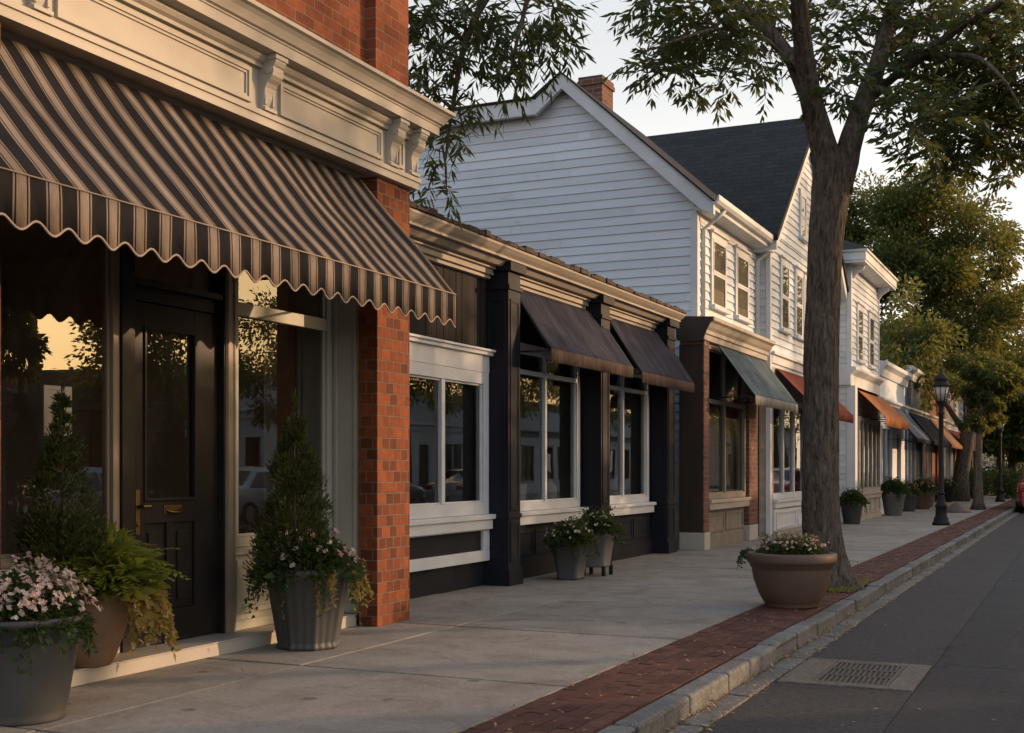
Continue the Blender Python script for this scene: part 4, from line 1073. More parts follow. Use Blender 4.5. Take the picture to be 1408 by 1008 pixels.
def shrub(label, loc, r, h, n, group='shrubs at the far end of the pavement', fl=None):
    t = thing('shrub', label, 'shrub', loc, group); mb = MB(); mb.tube([(0, 0, 0), (0, 0, h * .5)], .03, 6); mb.build('stem', M['bark'], t, off=Z0)
    mb = MB()
    for _ in range(n):
        v = rv() * (R() ** .4); p_ = Vector((v.x * r, v.y * r, h * .5 + v.z * h * .5)); p_ *= 1 + .12 * mnoise.noise(p_ * 3); p_.z = max(.03, p_.z)
        leafq(mb, p_, v + rv() * .6, .13, .07)
    build_leaf(mb, 'foliage', M['leaf_pot'], t, Z0)
shrub('rounded light green shrub left of the dark hedge', (-4.5, 58, 0), .8, 1.3, 1600)
shrub('dark wide shrub behind the small tree trunk', (-3.9, 64, 0), 1.2, 1.4, 2200)
shrub('green shrub between the small tree and the second lamp', (-3.6, 69, 0), 1.2, 1.5, 2200)
shrub('low green shrub at the foot of the second lamp', (-3.0, 58, 0), .55, 1.2, 1300)
shrub('broad hedge like shrub at the cross street corner', (-2.4, 80, 0), 2.4, 2.6, 5200)
shrub('dark shrub filling the gap beyond the cross street', (-4.5, 93.5, 0), 3.2, 3.0, 5200)
shrub('upright yellowish shrub right of the second lamp', (-2.65, 61, 0), .4, 1.2, 900)

# ------------------------------------------------------------------ trees
TH = math.radians(24.8136); SN, CS = math.sin(TH), math.cos(TH)
def P(px, py, d):
    u = (px - 704) / 1700; return Vector((d * (-SN + CS * u), d * (CS + SN * u), 1.3 + (645 - py) / 1700 * d))
def spray(mb, p, d, L, pairs=6, ll=.095, lw=.022):
    d = d.normalized(); step = L / pairs; side0 = d.cross(rv()).normalized()
    for i in range(pairs):
        d = (d + Vector((0, 0, -.10))).normalized(); p = p + d * step
        s = d.cross(Vector((0, 0, 1))); s = (s if s.length > .05 else side0).normalized(); k = ll * (1 - .3 * i / pairs)
        for q in (-1, 1):
            leafq(mb, p, s * q * .62 + d * .62 + Vector((0, 0, -.42)) + rv() * .3, k * U(.75, 1.2), lw * U(.8, 1.2))
    leafq(mb, p, d, ll, lw)
t = thing('street_tree', 'large forked street tree with rough trunk and drooping leaves on the brick edging', 'tree', (-2.52, 13.8, 0))
limbs = []
def limb(pts, rad, n=10):
    limbs.append(([P(*q) for q in pts], rad, n))
D = 13.62
limb([(1146, 815, D), (1142, 800, D), (1136, 770, D), (1130, 720, D), (1128, 650, D), (1128, 560, D), (1130, 470, D), (1133, 390, D), (1136, 330, D), (1142, 270, D), (1146, 235, D)], [.38, .29, .232, .204, .192, .184, .180, .178, .184, .202, .218], 32)
limb([(1146, 262, D), (1136, 215, D), (1121, 160, D), (1112, 120, D - .1), (1104, 60, D - .3), (1098, -10, D - .6), (1090, -120, D - 1.2), (1070, -230, D - 1.8)], [.19, .155, .126, .112, .098, .085, .068, .04], 16)
limb([(1114, 140, D - .05), (1090, 85, D + .2), (1060, 45, D + .3), (1020, 12, D + .5), (975, -25, D + .7), (900, -80, D + .9), (820, -120, D + .8)], [.10, .082, .068, .058, .048, .036, .022], 12)
limb([(1100, 105, D + .1), (1062, 62, D - .5), (1030, 45, D - 1.0), (985, 40, D - 1.4), (940, 52, D - 1.7), (890, 70, D - 1.8)], [.03, .026, .022, .017, .012, .006], 8)
limb([(1096, -20, D - .6), (1000, -90, D - 1.2), (880, -120, D - 1.5), (760, -90, D - 1.6), (680, -20, D - 1.6), (640, 60, D - 1.5), (622, 150, D - 1.5), (612, 225, D - 1.5)], [.085, .075, .065, .055, .045, .032, .02, .01], 10)
limb([(820, -110, D - 1.5), (740, -30, D - 1.8), (715, 40, D - 1.9), (700, 110, D - 1.9)], [.045, .032, .02, .01], 8)
limb([(1150, 262, D), (1162, 220, D), (1178, 170, D), (1195, 120, D + .1), (1212, 70, D + .2), (1228, 10, D + .5), (1245, -60, D + .9), (1270, -180, D + 1.4)], [.19, .15, .122, .108, .097, .085, .07, .04], 16)
limb([(1192, 140, D + .1), (1222, 112, D - .1), (1262, 82, D - .3), (1310, 45, D - .5), (1360, 15, D - .7), (1420, -25, D - .9), (1500, -60, D - 1.2)], [.07, .072, .068, .062, .055, .045, .03], 12)
limb([(1216, 75, D + .2), (1240, 52, D + .6), (1270, 28, D + .9), (1300, 18, D + 1.2), (1350, -20, D + 1.6)], [.075, .062, .055, .048, .03], 12)
limb([(1275, 78, D - .3), (1310, 76, D - .5), (1345, 80, D - .9), (1380, 110, D - 1.2), (1410, 160, D - 1.3)], [.032, .03, .026, .018, .01], 8)
limb([(1345, 22, D - .6), (1370, 70, D - .2), (1372, 140, D + .1), (1350, 200, D + .2)], [.03, .024, .016, .008], 8)
def resample(pts, rad, step):
    op, orr = [], []
    for i in range(len(pts) - 1):
        p0, p1, p2, p3 = pts[max(i - 1, 0)], pts[i], pts[i + 1], pts[min(i + 2, len(pts) - 1)]
        m = max(2, int((p2 - p1).length / step))
        for k in range(m):
            f = k / m
            op.append(.5 * (2 * p1 + (p2 - p0) * f + (2 * p0 - 5 * p1 + 4 * p2 - p3) * f * f + (3 * p1 - p0 - 3 * p2 + p3) * f ** 3)); orr.append(rad[i] + (rad[i + 1] - rad[i]) * f)
    return op + [pts[-1]], orr + [rad[-1]]
mb = MB()
for li, (pts, rad, n) in enumerate(limbs):
    pp, rr = resample(pts, rad, .05 if li == 0 else .12)
    if li not in (0, 1, 7): mb.tube(pp, rr, n, 0, .16); continue
    n = 72 if li == 0 else 40; rs = []
    for p_, r_ in zip(pp, rr):
        ring_ = []
        for k in range(n):
            a = 2 * math.pi * k / n; q = Vector((math.cos(a) * 3.1, math.sin(a) * 3.1, p_.z * 1.15))
            fur = abs(mnoise.noise(q * 2.1 + Vector((0, 0, .4 * mnoise.noise(q * 3))))) ; big = mnoise.noise(Vector((math.cos(a), math.sin(a), p_.z * .9)))
            but = max(0, .55 - p_.z) * .35 * max(0, math.cos(a * 3 + 1)) if li == 0 else 0
            x = r_ * (1 + .07 * big + but) + (.5 - fur * 1.6) * .020
            ring_.append((p_.x + x * math.cos(a), p_.y + x * math.sin(a), p_.z))
        rs.append(ring_)
    mb.rings(rs, 0, True, True)
trunk_mb = mb
clusters = [
 (900, 15, 42, 30), (955, 32, 45, 36), (1005, 55, 45, 34), (935, 98, 58, 26), (985, 118, 32, 20), (892, 100, 30, 16), (1050, 15, 45, 28), (1040, 85, 22, 26), (1140, 62, 34, 44), (1158, 118, 18, 24), (1075, 108, 14, 14), (1180, 15, 45, 36), (1160, 132, 22, 20),
 (1262, 18, 38, 28), (1300, 60, 55, 38), (1350, 40, 52, 42), (1400, 70, 45, 55), (1252, 112, 34, 34), (1300, 128, 52, 36), (1360, 140, 55, 46), (1405, 172, 45, 55), (1268, 172, 42, 30), (1330, 195, 52, 32), (1400, 225, 30, 26), (1222, 138, 26, 22), (1282, 212, 42, 26), (1310, 235, 26, 14),
 (590, 30, 32, 35), (640, 15, 38, 35), (596, 90, 36, 32), (660, 62, 40, 32), (718, 18, 46, 32), (768, 34, 30, 30), (728, 70, 34, 32), (690, 108, 20, 20), (605, 160, 30, 18), (652, 140, 22, 14), (604, 208, 22, 18), (640, 188, 18, 10), (588, 262, 18, 13), (614, 268, 16, 10), (572, 140, 22, 20), (560, 20, 25, 35)]
tw = trunk_mb
allp = [(q, r) for pts, rad, n in limbs[1:] for q, r in zip(pts, rad)]
mb = MB()
for cx, cy, rx, ry in clusters:
    left = cx < 830; d0 = (D - 1.5 if left else D + U(-1.2, 1.0)); c = P(cx, cy, d0); k = d0 / 1700
    near = min(allp, key=lambda q: (q[0] - c).length); mid = (near[0] + c) / 2 + Vector((0, 0, .12))
    tw.tube([near[0], mid, c], [min(near[1], .022), .013, .006], 5)
    n = int(rx * ry / (25 if cx > 1200 else 31 if not left else 40))
    for _ in range(n):
        v = rv() * (R() ** .45)
        p_ = c + Vector((v.x * CS, v.x * SN, 0)) * (rx * k * 1.05) + Vector((-SN, CS, 0)) * (v.y * .55) + Vector((0, 0, v.z * ry * k * 1.0 + .06))
        o = (p_ - c); o.z *= .5
        if left: spray(mb, p_, o + Vector((0, 0, -.10)) + rv() * .25, U(.20, .36), 5, .175, .030)
        else: spray(mb, p_, o + Vector((0, 0, .10)) + rv() * .3, U(.20, .38), 5, .165, .038)
    for _ in range(5):
        v = rv(); e = c + Vector((v.x * CS, v.x * SN, 0)) * (rx * k) + Vector((0, 0, -abs(v.z) * ry * k * .9)); tw.tube([c, (c + e) / 2 + Vector((0, 0, .05)), e], [.007, .005, .003], 4)
for _ in range(34):
    a = U(0, 6.283); q = math.sqrt(R()) * 4.6; c = Vector((-2.2 + q * math.cos(a) * .9, 13.8 + q * math.sin(a), U(8.2, 10.8) - q * .2))
    if c.y < 10.3 and c.x < -4: continue
    for _ in range(46):
        v = rv() * (R() ** .45); spray(mb, c + Vector((v.x * .8, v.y * .8, v.z * .5)), v + Vector((0, 0, .1)), U(.2, .36), 4, .13, .034)
tw.build('trunk', M['bark'], t)
build_leaf(mb, 'crown', M['leaf'], t)

def crown_tree(name, label, base, trunk_pts, trunk_r, blobs, n, size, branches=(), group=None, m='leaf_far', cat='tree'):
    t = thing(name, label, cat, base, group); mb = MB(); mb.tube(trunk_pts, trunk_r, 12, 0, .12)
    for a, b_, r in branches: mb.tube([a, (Vector(a) + Vector(b_)) / 2 + Vector((0, 0, .3)), b_], [r, r * .7, r * .3], 7, 0, .1)
    mb.build('trunk', M['bark'], t)
    mb = MB(); tot = sum(b_[3] * b_[4] * b_[5] for b_ in blobs)
    for x, y, z, rx, ry, rz in blobs:
        k = max(3, int(9 * (rx * rz) ** .5)); cl = []
        for _ in range(k):
            v = rv() * U(.55, 1.0); cl.append((Vector((x + v.x * rx, y + v.y * ry, z + v.z * rz)), U(.28, .50) * min(rx, rz), v))
        for _ in range(int(n * rx * ry * rz / tot)):
            c, rad, v = random.choice(cl); w = rv() * (R() ** .5); p_ = c + Vector((w.x * rad * 1.25, w.y * rad * 1.25, w.z * rad * .8))
            leafq(mb, p_, w + v * .5 + rv() * .5 + Vector((0, 0, -.25)), size * U(.6, 1.3), size * .48, None, .1)
    build_leaf(mb, 'crown', M[m], t)
    return t
b0 = Vector((-4.55, 53, 0))
crown_tree('street_tree', 'big full green street tree rising behind the near lamp post', b0,
  [b0, b0 + Vector((.05, 0, 1)), b0 + Vector((.3, -.3, 2.6)), b0 + Vector((.7, -.6, 4)), b0 + Vector((.9, -.4, 5.6)), b0 + Vector((.9, 0, 7.4))], [.42, .3, .28, .22, .15, .06],
  [P(1215, 330, 50).to_tuple() + (2.3, 2.4, 2.3), P(1275, 300, 50).to_tuple() + (2.5, 2.4, 1.9), P(1330, 330, 50).to_tuple() + (1.9, 2.2, 2.1), P(1255, 410, 49).to_tuple() + (3.0, 2.4, 2.1), P(1325, 430, 50).to_tuple() + (2.2, 2.4, 2.0),
   P(1235, 490, 48).to_tuple() + (1.7, 1.8, 1.3), P(1300, 500, 49).to_tuple() + (2.0, 2.0, 1.3), P(1180, 290, 52).to_tuple() + (1.6, 2, 1.5), P(1385, 470, 52).to_tuple() + (1.6, 2, 1.8), P(1355, 400, 51).to_tuple() + (1.4, 1.8, 1.4), P(1232, 488, 43).to_tuple() + (1.1, 1.0, 1.2), P(1262, 522, 44).to_tuple() + (1.2, 1, .95), P(1302, 535, 46).to_tuple() + (1.2, 1, .8), P(1238, 450, 41).to_tuple() + (1.1, 1, 1.5), P(1222, 515, 40).to_tuple() + (.55, .8, .9), P(1262, 480, 42).to_tuple() + (1.3, 1, 1.3)], 78000, .2,
  [(b0 + Vector((.3, -.3, 2.6)), P(1240, 480, 49), .13), (b0 + Vector((.7, -.8, 4)), P(1380, 450, 51), .12), (b0 + Vector((.8, -1, 5.5)), P(1220, 340, 50), .1), (b0 + Vector((.7, -.8, 4)), P(1330, 500, 50), .1)])
b0 = Vector((-3.07, 42.3, 0))
crown_tree('street_tree', 'young street tree with slim flared trunk between the two lamps', b0, [b0, b0 + Vector((0, 0, .25)), b0 + Vector((0, 0, 1.2)), b0 + Vector((.02, 0, 2.0)), b0 + Vector((.06, 0, 2.7)), b0 + Vector((.1, .1, 3.4))], [.25, .17, .115, .10, .07, .03],
  [P(1350, 512, 40.5).to_tuple() + (.9, .9, .8), P(1352, 545, 40.5).to_tuple() + (.95, 1.0, .65), P(1385, 515, 41).to_tuple() + (.9, 1.2, .9), P(1340, 575, 40).to_tuple() + (.5, .6, .4), P(1370, 590, 41).to_tuple() + (.45, .6, .35)], 11000, .16, [(b0 + Vector((.02, 0, 2.0)), P(1340, 570, 40), .05), (b0 + Vector((.05, 0, 2.5)), P(1385, 515, 41), .05)])
for k, (x, y, h_, lab) in enumerate(((-3.2, 66, 7.5, 'leafy street tree beyond the second lamp'), (-4.2, 74, 9.5, 'taller dim tree at the far corner of the row'), (-5.5, 112, 12, 'distant tree left of the street beyond the cross street'), (-1.5, 128, 13, 'distant tree closing the far end of the street'),
    (6, 120, 12, 'distant tree beyond the crossing on the far side'), (-14, 120, 13, 'distant tree behind the last shops'))):
    b0 = Vector((x, y, 0)); w = h_ * .33
    crown_tree('street_tree', lab, b0, [b0, b0 + Vector((0, 0, h_ * .25)), b0 + Vector((.2, 0, h_ * .55))], [.3, .2, .1],
      [(x, y, h_ * .62, w, w, h_ * .30), (x + w * .6, y - .5, h_ * .48, w * .7, w * .7, h_ * .2), (x - w * .6, y, h_ * .5, w * .7, w * .7, h_ * .2), (x, y, h_ * .34, w * .9, w * .8, h_ * .12)], 9000, .26 + .002 * y)
OPP = ((10.6, 19.3, 4.3, 1.8, 1.0, 'small'), (10.7, 26.4, 4.6, 2.3, 1.9, 'rounded'), (10.6, 32.5, 4.9, 2.5, 2.0, 'spreading'), (10.6, 40, 5.0, 2.2, 1.9, 'dense'), (10.7, 49, 5.4, 2.4, 2.0, 'tall'), (10.6, 59, 5.8, 2.5, 2.2, 'tallest'), (10.6, 70, 5.6, 2.6, 2.2, 'shaded'), (10.8, 84, 6.0, 3.0, 2.6, 'distant'), (10.8, 100, 6.0, 3.4, 2.8, 'very distant'))
for x, y, zc, w, hz_, lab in OPP:
    b0 = Vector((x, y, 0))
    crown_tree('street_tree', lab + ' street tree on the far pavement seen only in shop window reflections', b0, [b0, b0 + Vector((0, 0, zc * .5)), b0 + Vector((.2, 0, zc))], [.2, .14, .07],
      [(x, y, zc, w, w, hz_), (x + .3, y - w * .6, zc - .3, w * .6, w * .6, hz_ * .7), (x - .2, y + w * .6, zc - .35, w * .6, w * .6, hz_ * .7)], 10000, .16)

for x, y, zc, w, hz_, nl, lab in ((12.4, 23.2, 7.6, 1.5, 1.2, 1300, 'thin crowned'), (12.4, 41, 9.2, 3.4, 2.2, 5200, 'high crowned'), (12.4, 49.5, 9.4, 3.4, 2.4, 5200, 'highest crowned')):  # unseen crowns added to dapple the sun on house fronts and frieze
    b0 = Vector((x, y, 0)); crown_tree('street_tree', lab + ' tree added behind the far pavement, outside the view, to dapple the sun', b0, [b0, b0 + Vector((0, 0, zc * .5)), b0 + Vector((.2, 0, zc))], [.2, .14, .06], [(x, y, zc, w, w, hz_)], nl, .17)

for k, (x, y, zc, w, hz_) in enumerate(((12.8, 80, 13, 5.5, 6.0), (12.5, 92, 14, 6.0, 6.5), (12.8, 105, 15, 6.5, 7.5))):  # unseen trees added so upstairs panes mirror dark leaves instead of bright sky
    b0 = Vector((x, y, 0)); crown_tree('street_tree', ('tall', 'taller', 'tallest far')[k] + ' full tree added across the street to darken reflections in upstairs windows', b0, [b0, b0 + Vector((0, 0, zc * .5)), b0 + Vector((.2, 0, zc))], [.4, .3, .12], [(x, y, zc, w, w, hz_), (x, y - w * .5, zc - 2, w * .7, w * .7, hz_ * .8), (x, y + w * .5, zc - 2, w * .7, w * .7, hz_ * .8)], 9000, .42)

# ------------------------------------------------------------------ street lamps
def lamp(label, loc):
    t = thing('street_lamp', label, 'street lamp', loc, 'street lamps along the kerb')
    mb = MB(); mb.lathe([(.20, 0), (.20, .06), (.17, .09), (.165, .16), (.13, .22), (.12, .40), (.135, .42), (.135, .46), (.10, .52), (.075, .66), (.07, .70)], Z0, 20); mb.build('base', M['iron'], t, off=Z0)
    mb = MB(); mb.lathe([(.068, .70), (.082, .72), (.082, .75), (.062, .78), (.052, 2.55), (.066, 2.58), (.066, 2.62), (.05, 2.65), (.06, 2.74), (.085, 2.80), (.10, 2.84)], Z0, 20, flute=(10, .03)); mb.build('post', M['iron'], t, off=Z0)
    mb = MB(); mb.lathe([(.10, 2.84), (.125, 2.845), (.13, 2.87), (.10, 2.88)], Z0, 8)
    for k in range(8):
        a = 6.283 * k / 8; mb.tube([(.115 * math.cos(a), .115 * math.sin(a), 2.87), (.185 * math.cos(a), .185 * math.sin(a), 3.22)], .009, 5)
    mb.lathe([(.185, 3.20), (.205, 3.22), (.205, 3.245), (.17, 3.28), (.16, 3.36), (.17, 3.37), (.17, 3.39), (.12, 3.46), (.05, 3.52), (.03, 3.56), (.035, 3.58), (.012, 3.66)], Z0, 16); ho = mb.build('lantern', M['iron'], t, off=Z0)
    mb = MB(); mb.lathe([(.105, 2.88), (.176, 3.20), (.05, 3.205)], Z0, 16); mb.build('glass', M['lamp_glass'], ho, off=Z0)
    return t
m_, tt, oo = nt('frosted_lamp_glass'); principled(tt, oo, (.42, .40, .36), .3, None, 0, .5); M['lamp_glass'] = m_
l1 = lamp('black iron street lamp with tapered lantern on the near stretch of brick edging', (-3.0, 30.2, 0))
l2 = copy_tree(l1); l2.location = (-3.0, 52.6, 0); l2['label'] = 'smaller looking black street lamp further down the pavement beyond the young tree'
l3 = copy_tree(l1); l3.location = (-3.0, 73, 0); l3['label'] = 'most distant street lamp near the cross street'

# mound by the lamp
t = thing('rock', 'grey brown rock lying on the pavement just past the near lamp post', 'rock', (-3.45, 39.2, 0)); mb = MB(); rs = []
for j in range(6):
    f = j / 5; ringp = []
    for k in range(14):
        a = 6.283 * k / 14; r = (.40 * (1 - f) ** .7 + .02) * (1 + .25 * mnoise.noise(Vector((math.cos(a) * 2, math.sin(a) * 2, f * 2)))); ringp.append((r * math.cos(a), r * math.sin(a), .30 * f))
    rs.append(ringp)
mb.rings(rs); mb.build('stone', M['brown_pot'], t, off=Z0)

# flags
def flag(label, loc, rz):
    t = thing('flag', label, 'flag', loc, 'flags on the far shop fronts', rz)
    mb = MB(); mb.tube([(0, 0, 0), (1.2, 0, .95)], .018, 6); mb.build('pole', M['iron'], t, off=Z0)
    mb = MB(); n, k = 13, 14
    for i in range(n):
        for j in range(k):
            def q(i, j): f, g = i / n, j / k; return (1.15 - .75 * f * .6, .05 * math.sin(g * 7 + f * 3), .9 - .55 * f * .6 - g * 1.1 - .1 * math.sin(f * 3) * g)
            canton = i < 7 and j < 6
            mb.face([q(i, j), q(i + 1, j), q(i + 1, j + 1), q(i, j + 1)], 2 if canton else i % 2, True)
    mb.build('cloth', [M['petal_red'], M['white'], M['flag_blue']], t, off=Z0)
M['flag_blue'] = mat('flag_blue', (.03, .05, .16), None, 5, .8)
flag('striped flag with blue canton hanging from a shop front past the big leaning trunk', (-5.1, 56.5, 2.6), 0)
flag('striped flag with blue canton on the last shops beyond the second lamp', (-5.1, 68.5, 2.7), .2)

# ------------------------------------------------------------------ cars
def car(label, loc, rz, paint, group):
    t = thing('parked_car', label, 'car', loc, group, rz); L, W = 4.5, .88
    top = [(-2.25, .55), (-2.22, .80), (-2.05, .93), (-1.5, .98), (-.9, 1.36), (-.3, 1.46), (.4, 1.42), (1.05, .98), (1.7, .88), (2.1, .74), (2.25, .55)]
    def hz(y, prof):
        for (a, z), (c, w) in zip(prof[:-1], prof[1:]):
            if a <= y <= c: return z + (w - z) * (y - a) / (c - a)
        return prof[0][1]
    body, glass = MB(), MB(); rs = []
    ys = [-2.25, -2.22, -2.1, -1.9, -1.5, -1.2, -.9, -.6, -.3, .05, .4, .7, 1.05, 1.4, 1.7, 1.95, 2.1, 2.2, 2.25]
    for y in ys:
        e = max(0, abs(y) - 1.7) / .55; w = W * (1 - .22 * e * e); zt_ = hz(y, top); zb_ = .97 if zt_ > 1.0 else zt_
        tw_ = w * .74 if zt_ > 1.0 else w * .84
        s = min(1, max(0, (zt_ - .97) / .3)); zb2 = min(zt_ - .02, .97)
        h = [(-w * .93, .22), (-w, .42), (-w, .70), (-w * .97, zb2 * .96), (-(w * .94), zb2), (-tw_ if s > 0 else -w * .85, zt_), (0, zt_ + .03)]
        rs.append([(x, y, z) for x, z in h] + [(-x, y, z) for x, z in h[-2::-1]])
    body.rings(rs, 0, True, True); bo = body.build('body', paint, t, off=Z0)
    for s in (-1, 1):
        for a, b_, c, d_ in ((-1.32, -.35, -.82, -.35), (-.27, .92, -.27, .46)):
            glass.face([(s * .845, a, .99), (s * .845, b_, .99), (s * .70, d_, 1.36), (s * .70, c, 1.34)])
    glass.face([(-.70, 1.0, 1.02), (.70, 1.0, 1.02), (.60, .48, 1.405), (-.60, .48, 1.405)]); glass.face([(-.70, -1.44, 1.03), (.70, -1.44, 1.03), (.60, -.93, 1.375), (-.60, -.93, 1.375)])
    glass.build('windows', M['car_glass'], t, off=Z0)
    for y in (-1.38, 1.38):
        for s in (-1, 1):
            w_ = MB(); prof = [(.20, .0), (.30, .0), (.325, .03), (.325, .17), (.30, .2), (.2, .2)]
            w_.rings([[(s * (W + .02 - z), y + r * math.cos(6.283 * k / 24), .325 + r * math.sin(6.283 * k / 24)) for k in range(24)] for r, z in prof], 0, True, False)
            wo = w_.build('wheel', M['tyre'], t, off=Z0)
            w_ = MB(); w_.rings([[(s * (W + .02 - z), y + r * math.cos(6.283 * k / 24), .325 + r * math.sin(6.283 * k / 24)) for k in range(24)] for r, z in ((.205, .01), (.18, .04), (.06, .03), (.02, .02))], 0, True, True); w_.build('rim', M['rim'], wo, off=Z0)
    for s in (-1, 1):
        h = MB(); h.box(s * .45, s * .72, 2.14, 2.235, .62, .74); h.build('headlight', M['headlight'], t, off=Z0, bevel=.02)
        h = MB(); h.box(s * .48, s * .76, -2.245, -2.14, .70, .84); h.build('taillight', M['taillight'], t, off=Z0, bevel=.02)
    h = MB(); h.box(-.26, .26, -2.275, -2.24, .48, .60); h.build('number_plate', M['paper'], t, off=Z0)
    return t
M['tyre'] = mat('tyre_rubber', (.018, .018, .018), None, 9, .85, .1); M['rim'] = mat('alloy_rim', (.5, .5, .5), None, 9, .35, 0, metal=.9)
M['headlight'] = mat('headlight_lens', (.6, .6, .6), None, 9, .15, 0); M['taillight'] = mat('taillight_lens', (.25, .012, .01), None, 9, .2, 0)
M['car_glass'] = mat('dark_car_glass', (.012, .014, .016), (.015, .017, .02), 2, .08, 0, spec=.8)
def paint(n, c): return mat(n, c, tuple(x * .93 for x in c), 2, .28, 0, coat=1)
car('red car parked at the kerb at the right edge', (-1.12, 45.2, -.128), 0, paint('red_car_paint', (.34, .03, .02)), 'cars at the far end of the street')
car('pale blue grey car crossing beyond the shrubs', (-5.2, 83, -.13), math.pi / 2, paint('blue_grey_car_paint', (.30, .37, .45)), 'cars at the far end of the street')
car('silver car parked across the street seen only in window reflections', (7.9, 20.2, -.128), 0, paint('silver_car_paint', (.2, .2, .2)), 'cars parked across the street')
car('white car parked across the street seen only in window reflections', (7.9, 26.2, -.128), 0, paint('white_car_paint', (.33, .33, .32)), 'cars parked across the street')
car('dark car parked across the street seen only in window reflections', (7.9, 33, -.128), 0, paint('dark_car_paint', (.05, .06, .075)), 'cars parked across the street')
car('grey car parked across the street seen only in the far window reflections', (7.9, 40, -.128), 0, paint('grey_car_paint', (.2, .2, .21)), 'cars parked across the street')

# ------------------------------------------------------------------ goods in the shop windows
def vase(label, loc, s, m, prof, cat='vase', name='vase'):
    t = thing(name, label, cat, loc); mb = MB(); mb.lathe([(r * s, z * s) for r, z in prof], Z0, 24); mb.build('body', m, t, off=Z0); return t
VP = [(.07, 0), (.09, .02), (.12, .14), (.11, .24), (.06, .30), (.07, .34), (.06, .34)]; BX = [(.11, 0), (.11, .01), (.13, .25), (.125, .26)]
for (x, y), s, m, pr, lab in (((-6.35, 13.55), 1.0, 'white', BX, 'white tapered vase at the near end of the middle navy shop window'), ((-6.4, 13.95), 1.1, 'white', BX, 'larger white tapered vase in the middle navy shop window'), ((-6.4, 14.6), .8, 'terracotta', VP, 'terracotta jar in the middle navy shop window'),
        ((-6.35, 14.85), 1.0, 'white', VP, 'round white jar in the middle navy shop window'), ((-6.35, 16.4), .9, 'white', BX, 'white tapered vase in the far navy shop window'), ((-6.38, 17.4), 1.0, 'stone', VP, 'stone jar in the far navy shop window')):
    vase(lab, (x, y, .83), s, M[m], pr)
mb = MB(); mb.box(-6.75, -6.28, 12.9, 15.3, .80, .828); o = mb.build('shelf', M['room_side'], bpy.data.objects['navy_shop']); mb = MB(); mb.box(-6.75, -6.28, 15.7, 18.2, .80, .828); mb.build('shelf', M['room_side'], bpy.data.objects['navy_shop'])

# fallen leaves in the gutter
mb = MB()
for _ in range(5200):
    y = 4 + 40 * R() ** 1.7
    x, z = random.choice(((U(-2.05, -1.93), -.112), (-2.045 + abs(random.gauss(0, .012)), -.112), (-2.03 + abs(random.gauss(0, .02)), -.112), (-1.885 + random.gauss(0, .02), -.118), (-1.885 + random.gauss(0, .012), -.118), (U(-2.8, -2.2), .008), (-2.8 + random.gauss(0, .02), .008), (U(-1.8, .6), -.122), (U(-5.4, -2.8), .008)))
    if x > -1.8 or x < -2.85:
        if R() < .8: continue
    p_ = Vector((x, y, z + U(0, .006))); d_ = Vector((U(-1, 1), U(-1, 1), U(-.05, .25))); leafq(mb, p_, d_, U(.018, .045), U(.01, .018), Vector((U(-.2, .2), U(-.2, .2), 1)))
me = bpy.data.meshes.new('fallen_leaves'); me.from_pydata(mb.v, [], mb.f); me.materials.append(M['litter']); o = bpy.data.objects.new('fallen_leaves', me); COL.objects.link(o)
tag(o, 'small dry leaves scattered along gutter and paving', 'fallen leaves', kind='stuff')
mb = MB()
for _ in range(2400):
    a = U(0, 6.283); r = .2 + abs(random.gauss(0, .26)); x, y = -2.46 + r * math.cos(a) * .8, 13.95 + r * math.sin(a) * 1.25
    if x > -2.2 or x < -2.8: continue
    leafq(mb, Vector((x, y, .004)), Vector((U(-.6, .6), U(-.6, .6), 1)), U(.02, .055), .009)
me = bpy.data.meshes.new('moss'); me.from_pydata(mb.v, [], mb.f); me.materials.append(M['leaf_lime']); o = bpy.data.objects.new('moss', me); COL.objects.link(o)
tag(o, 'low moss and weeds around the base of the big tree', 'moss', kind='stuff')

# ------------------------------------------------------------------ light, sky, camera
AZ, EL = math.radians(50), math.radians(8.5)       # azimuth from +Y towards +X
sd = Vector((math.sin(AZ) * math.cos(EL), math.cos(AZ) * math.cos(EL), math.sin(EL)))
L = bpy.data.lights.new('sun', 'SUN'); L.energy = 2.8; L.angle = math.radians(.55); L.color = (1.0, .63, .355)
so = bpy.data.objects.new('sun', L); COL.objects.link(so); so.rotation_euler = sd.to_track_quat('Z', 'Y').to_euler(); so.location = (20, 20, 20)
W = bpy.data.worlds.new('World'); SC.world = W; W.use_nodes = True; t = W.node_tree; t.nodes.clear()
out = t.nodes.new('ShaderNodeOutputWorld'); bg = t.nodes.new('ShaderNodeBackground'); bg.inputs['Strength'].default_value = .15
sk = t.nodes.new('ShaderNodeTexSky'); sk.sky_type = 'NISHITA'; sk.sun_disc = False; sk.sun_elevation = EL; sk.sun_rotation = AZ; sk.air_density = 1.0; sk.dust_density = 2.5; sk.ozone_density = 1.0
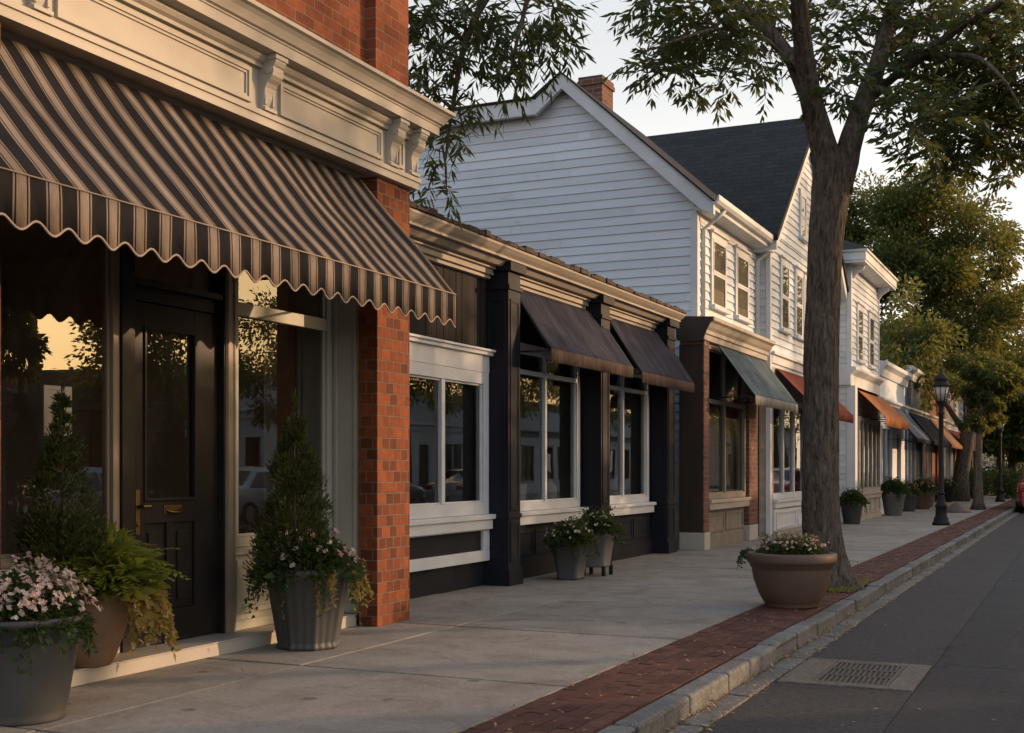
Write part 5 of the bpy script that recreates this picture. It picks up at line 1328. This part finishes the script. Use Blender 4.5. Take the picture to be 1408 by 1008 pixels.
tc = t.nodes.new('ShaderNodeTexCoord'); mp = t.nodes.new('ShaderNodeMapping'); mp.inputs['Scale'].default_value = (1, 1, 3.2); t.links.new(tc.outputs['Generated'], mp.inputs[0])
f = noise(t, mp.outputs[0], 2.2, 6, .55, .4); cr = ramp(t, [(.25, .62), (.75, .86)]); t.links.new(f, cr.inputs[0])
sx = N(t, 'SeparateXYZ'); t.links.new(tc.outputs['Generated'], sx.inputs[0])
# thin high haze: pale at the horizon, bluer overhead, golden round the low sun
vr = ramp(t, [(0, (1.2, 1.10, .98)), (.12, (.98, .935, .875)), (.33, (.66, .655, .645)), (.7, (.44, .58, .77)), (1, (.40, .56, .78))]); t.links.new(sx.outputs[2], vr.inputs[0])
dp = N(t, 'VectorMath', operation='DOT_PRODUCT'); t.links.new(tc.outputs['Generated'], dp.inputs[0]); dp.inputs[1].default_value = tuple(sd)
gr = ramp(t, [(.62, 0.0), (.97, .9)]); gr.color_ramp.interpolation = 'EASE'; t.links.new(dp.outputs['Value'], gr.inputs[0])
veil = mixc(t, gr.outputs[0], vr.outputs[0], (2.0, 1.15, .42))
vs = mixc(t, 1.0, veil, (7.4, 7.4, 7.4), 'MULTIPLY')
col = mixc(t, cr.outputs[0], sk.outputs[0], vs)
t.links.new(col, bg.inputs[0]); t.links.new(bg.outputs[0], out.inputs[0])
cam = bpy.data.cameras.new('camera'); co_ = bpy.data.objects.new('camera', cam); COL.objects.link(co_)
co_.location = (0, 0, 1.3); co_.rotation_euler = (math.pi / 2, 0, TH)
cam.sensor_width = 36; cam.lens = 1700 / 1408 * 36; cam.shift_y = 141 / 1408; cam.clip_end = 1500; cam.clip_start = .05
cam.dof.use_dof = True; cam.dof.focus_distance = 12; cam.dof.aperture_fstop = 9.0
SC.camera = co_
SC.view_settings.view_transform = 'Standard'; SC.view_settings.look = 'None'; SC.view_settings.exposure = .46; SC.view_settings.gamma = 1
cy = SC.cycles; cy.max_bounces = 8; cy.diffuse_bounces = 3; cy.glossy_bounces = 4; cy.transparent_max_bounces = 12; cy.transmission_bounces = 4
cy.caustics_reflective = False; cy.caustics_refractive = False; cy.use_denoising = True; cy.sample_clamp_indirect = 6
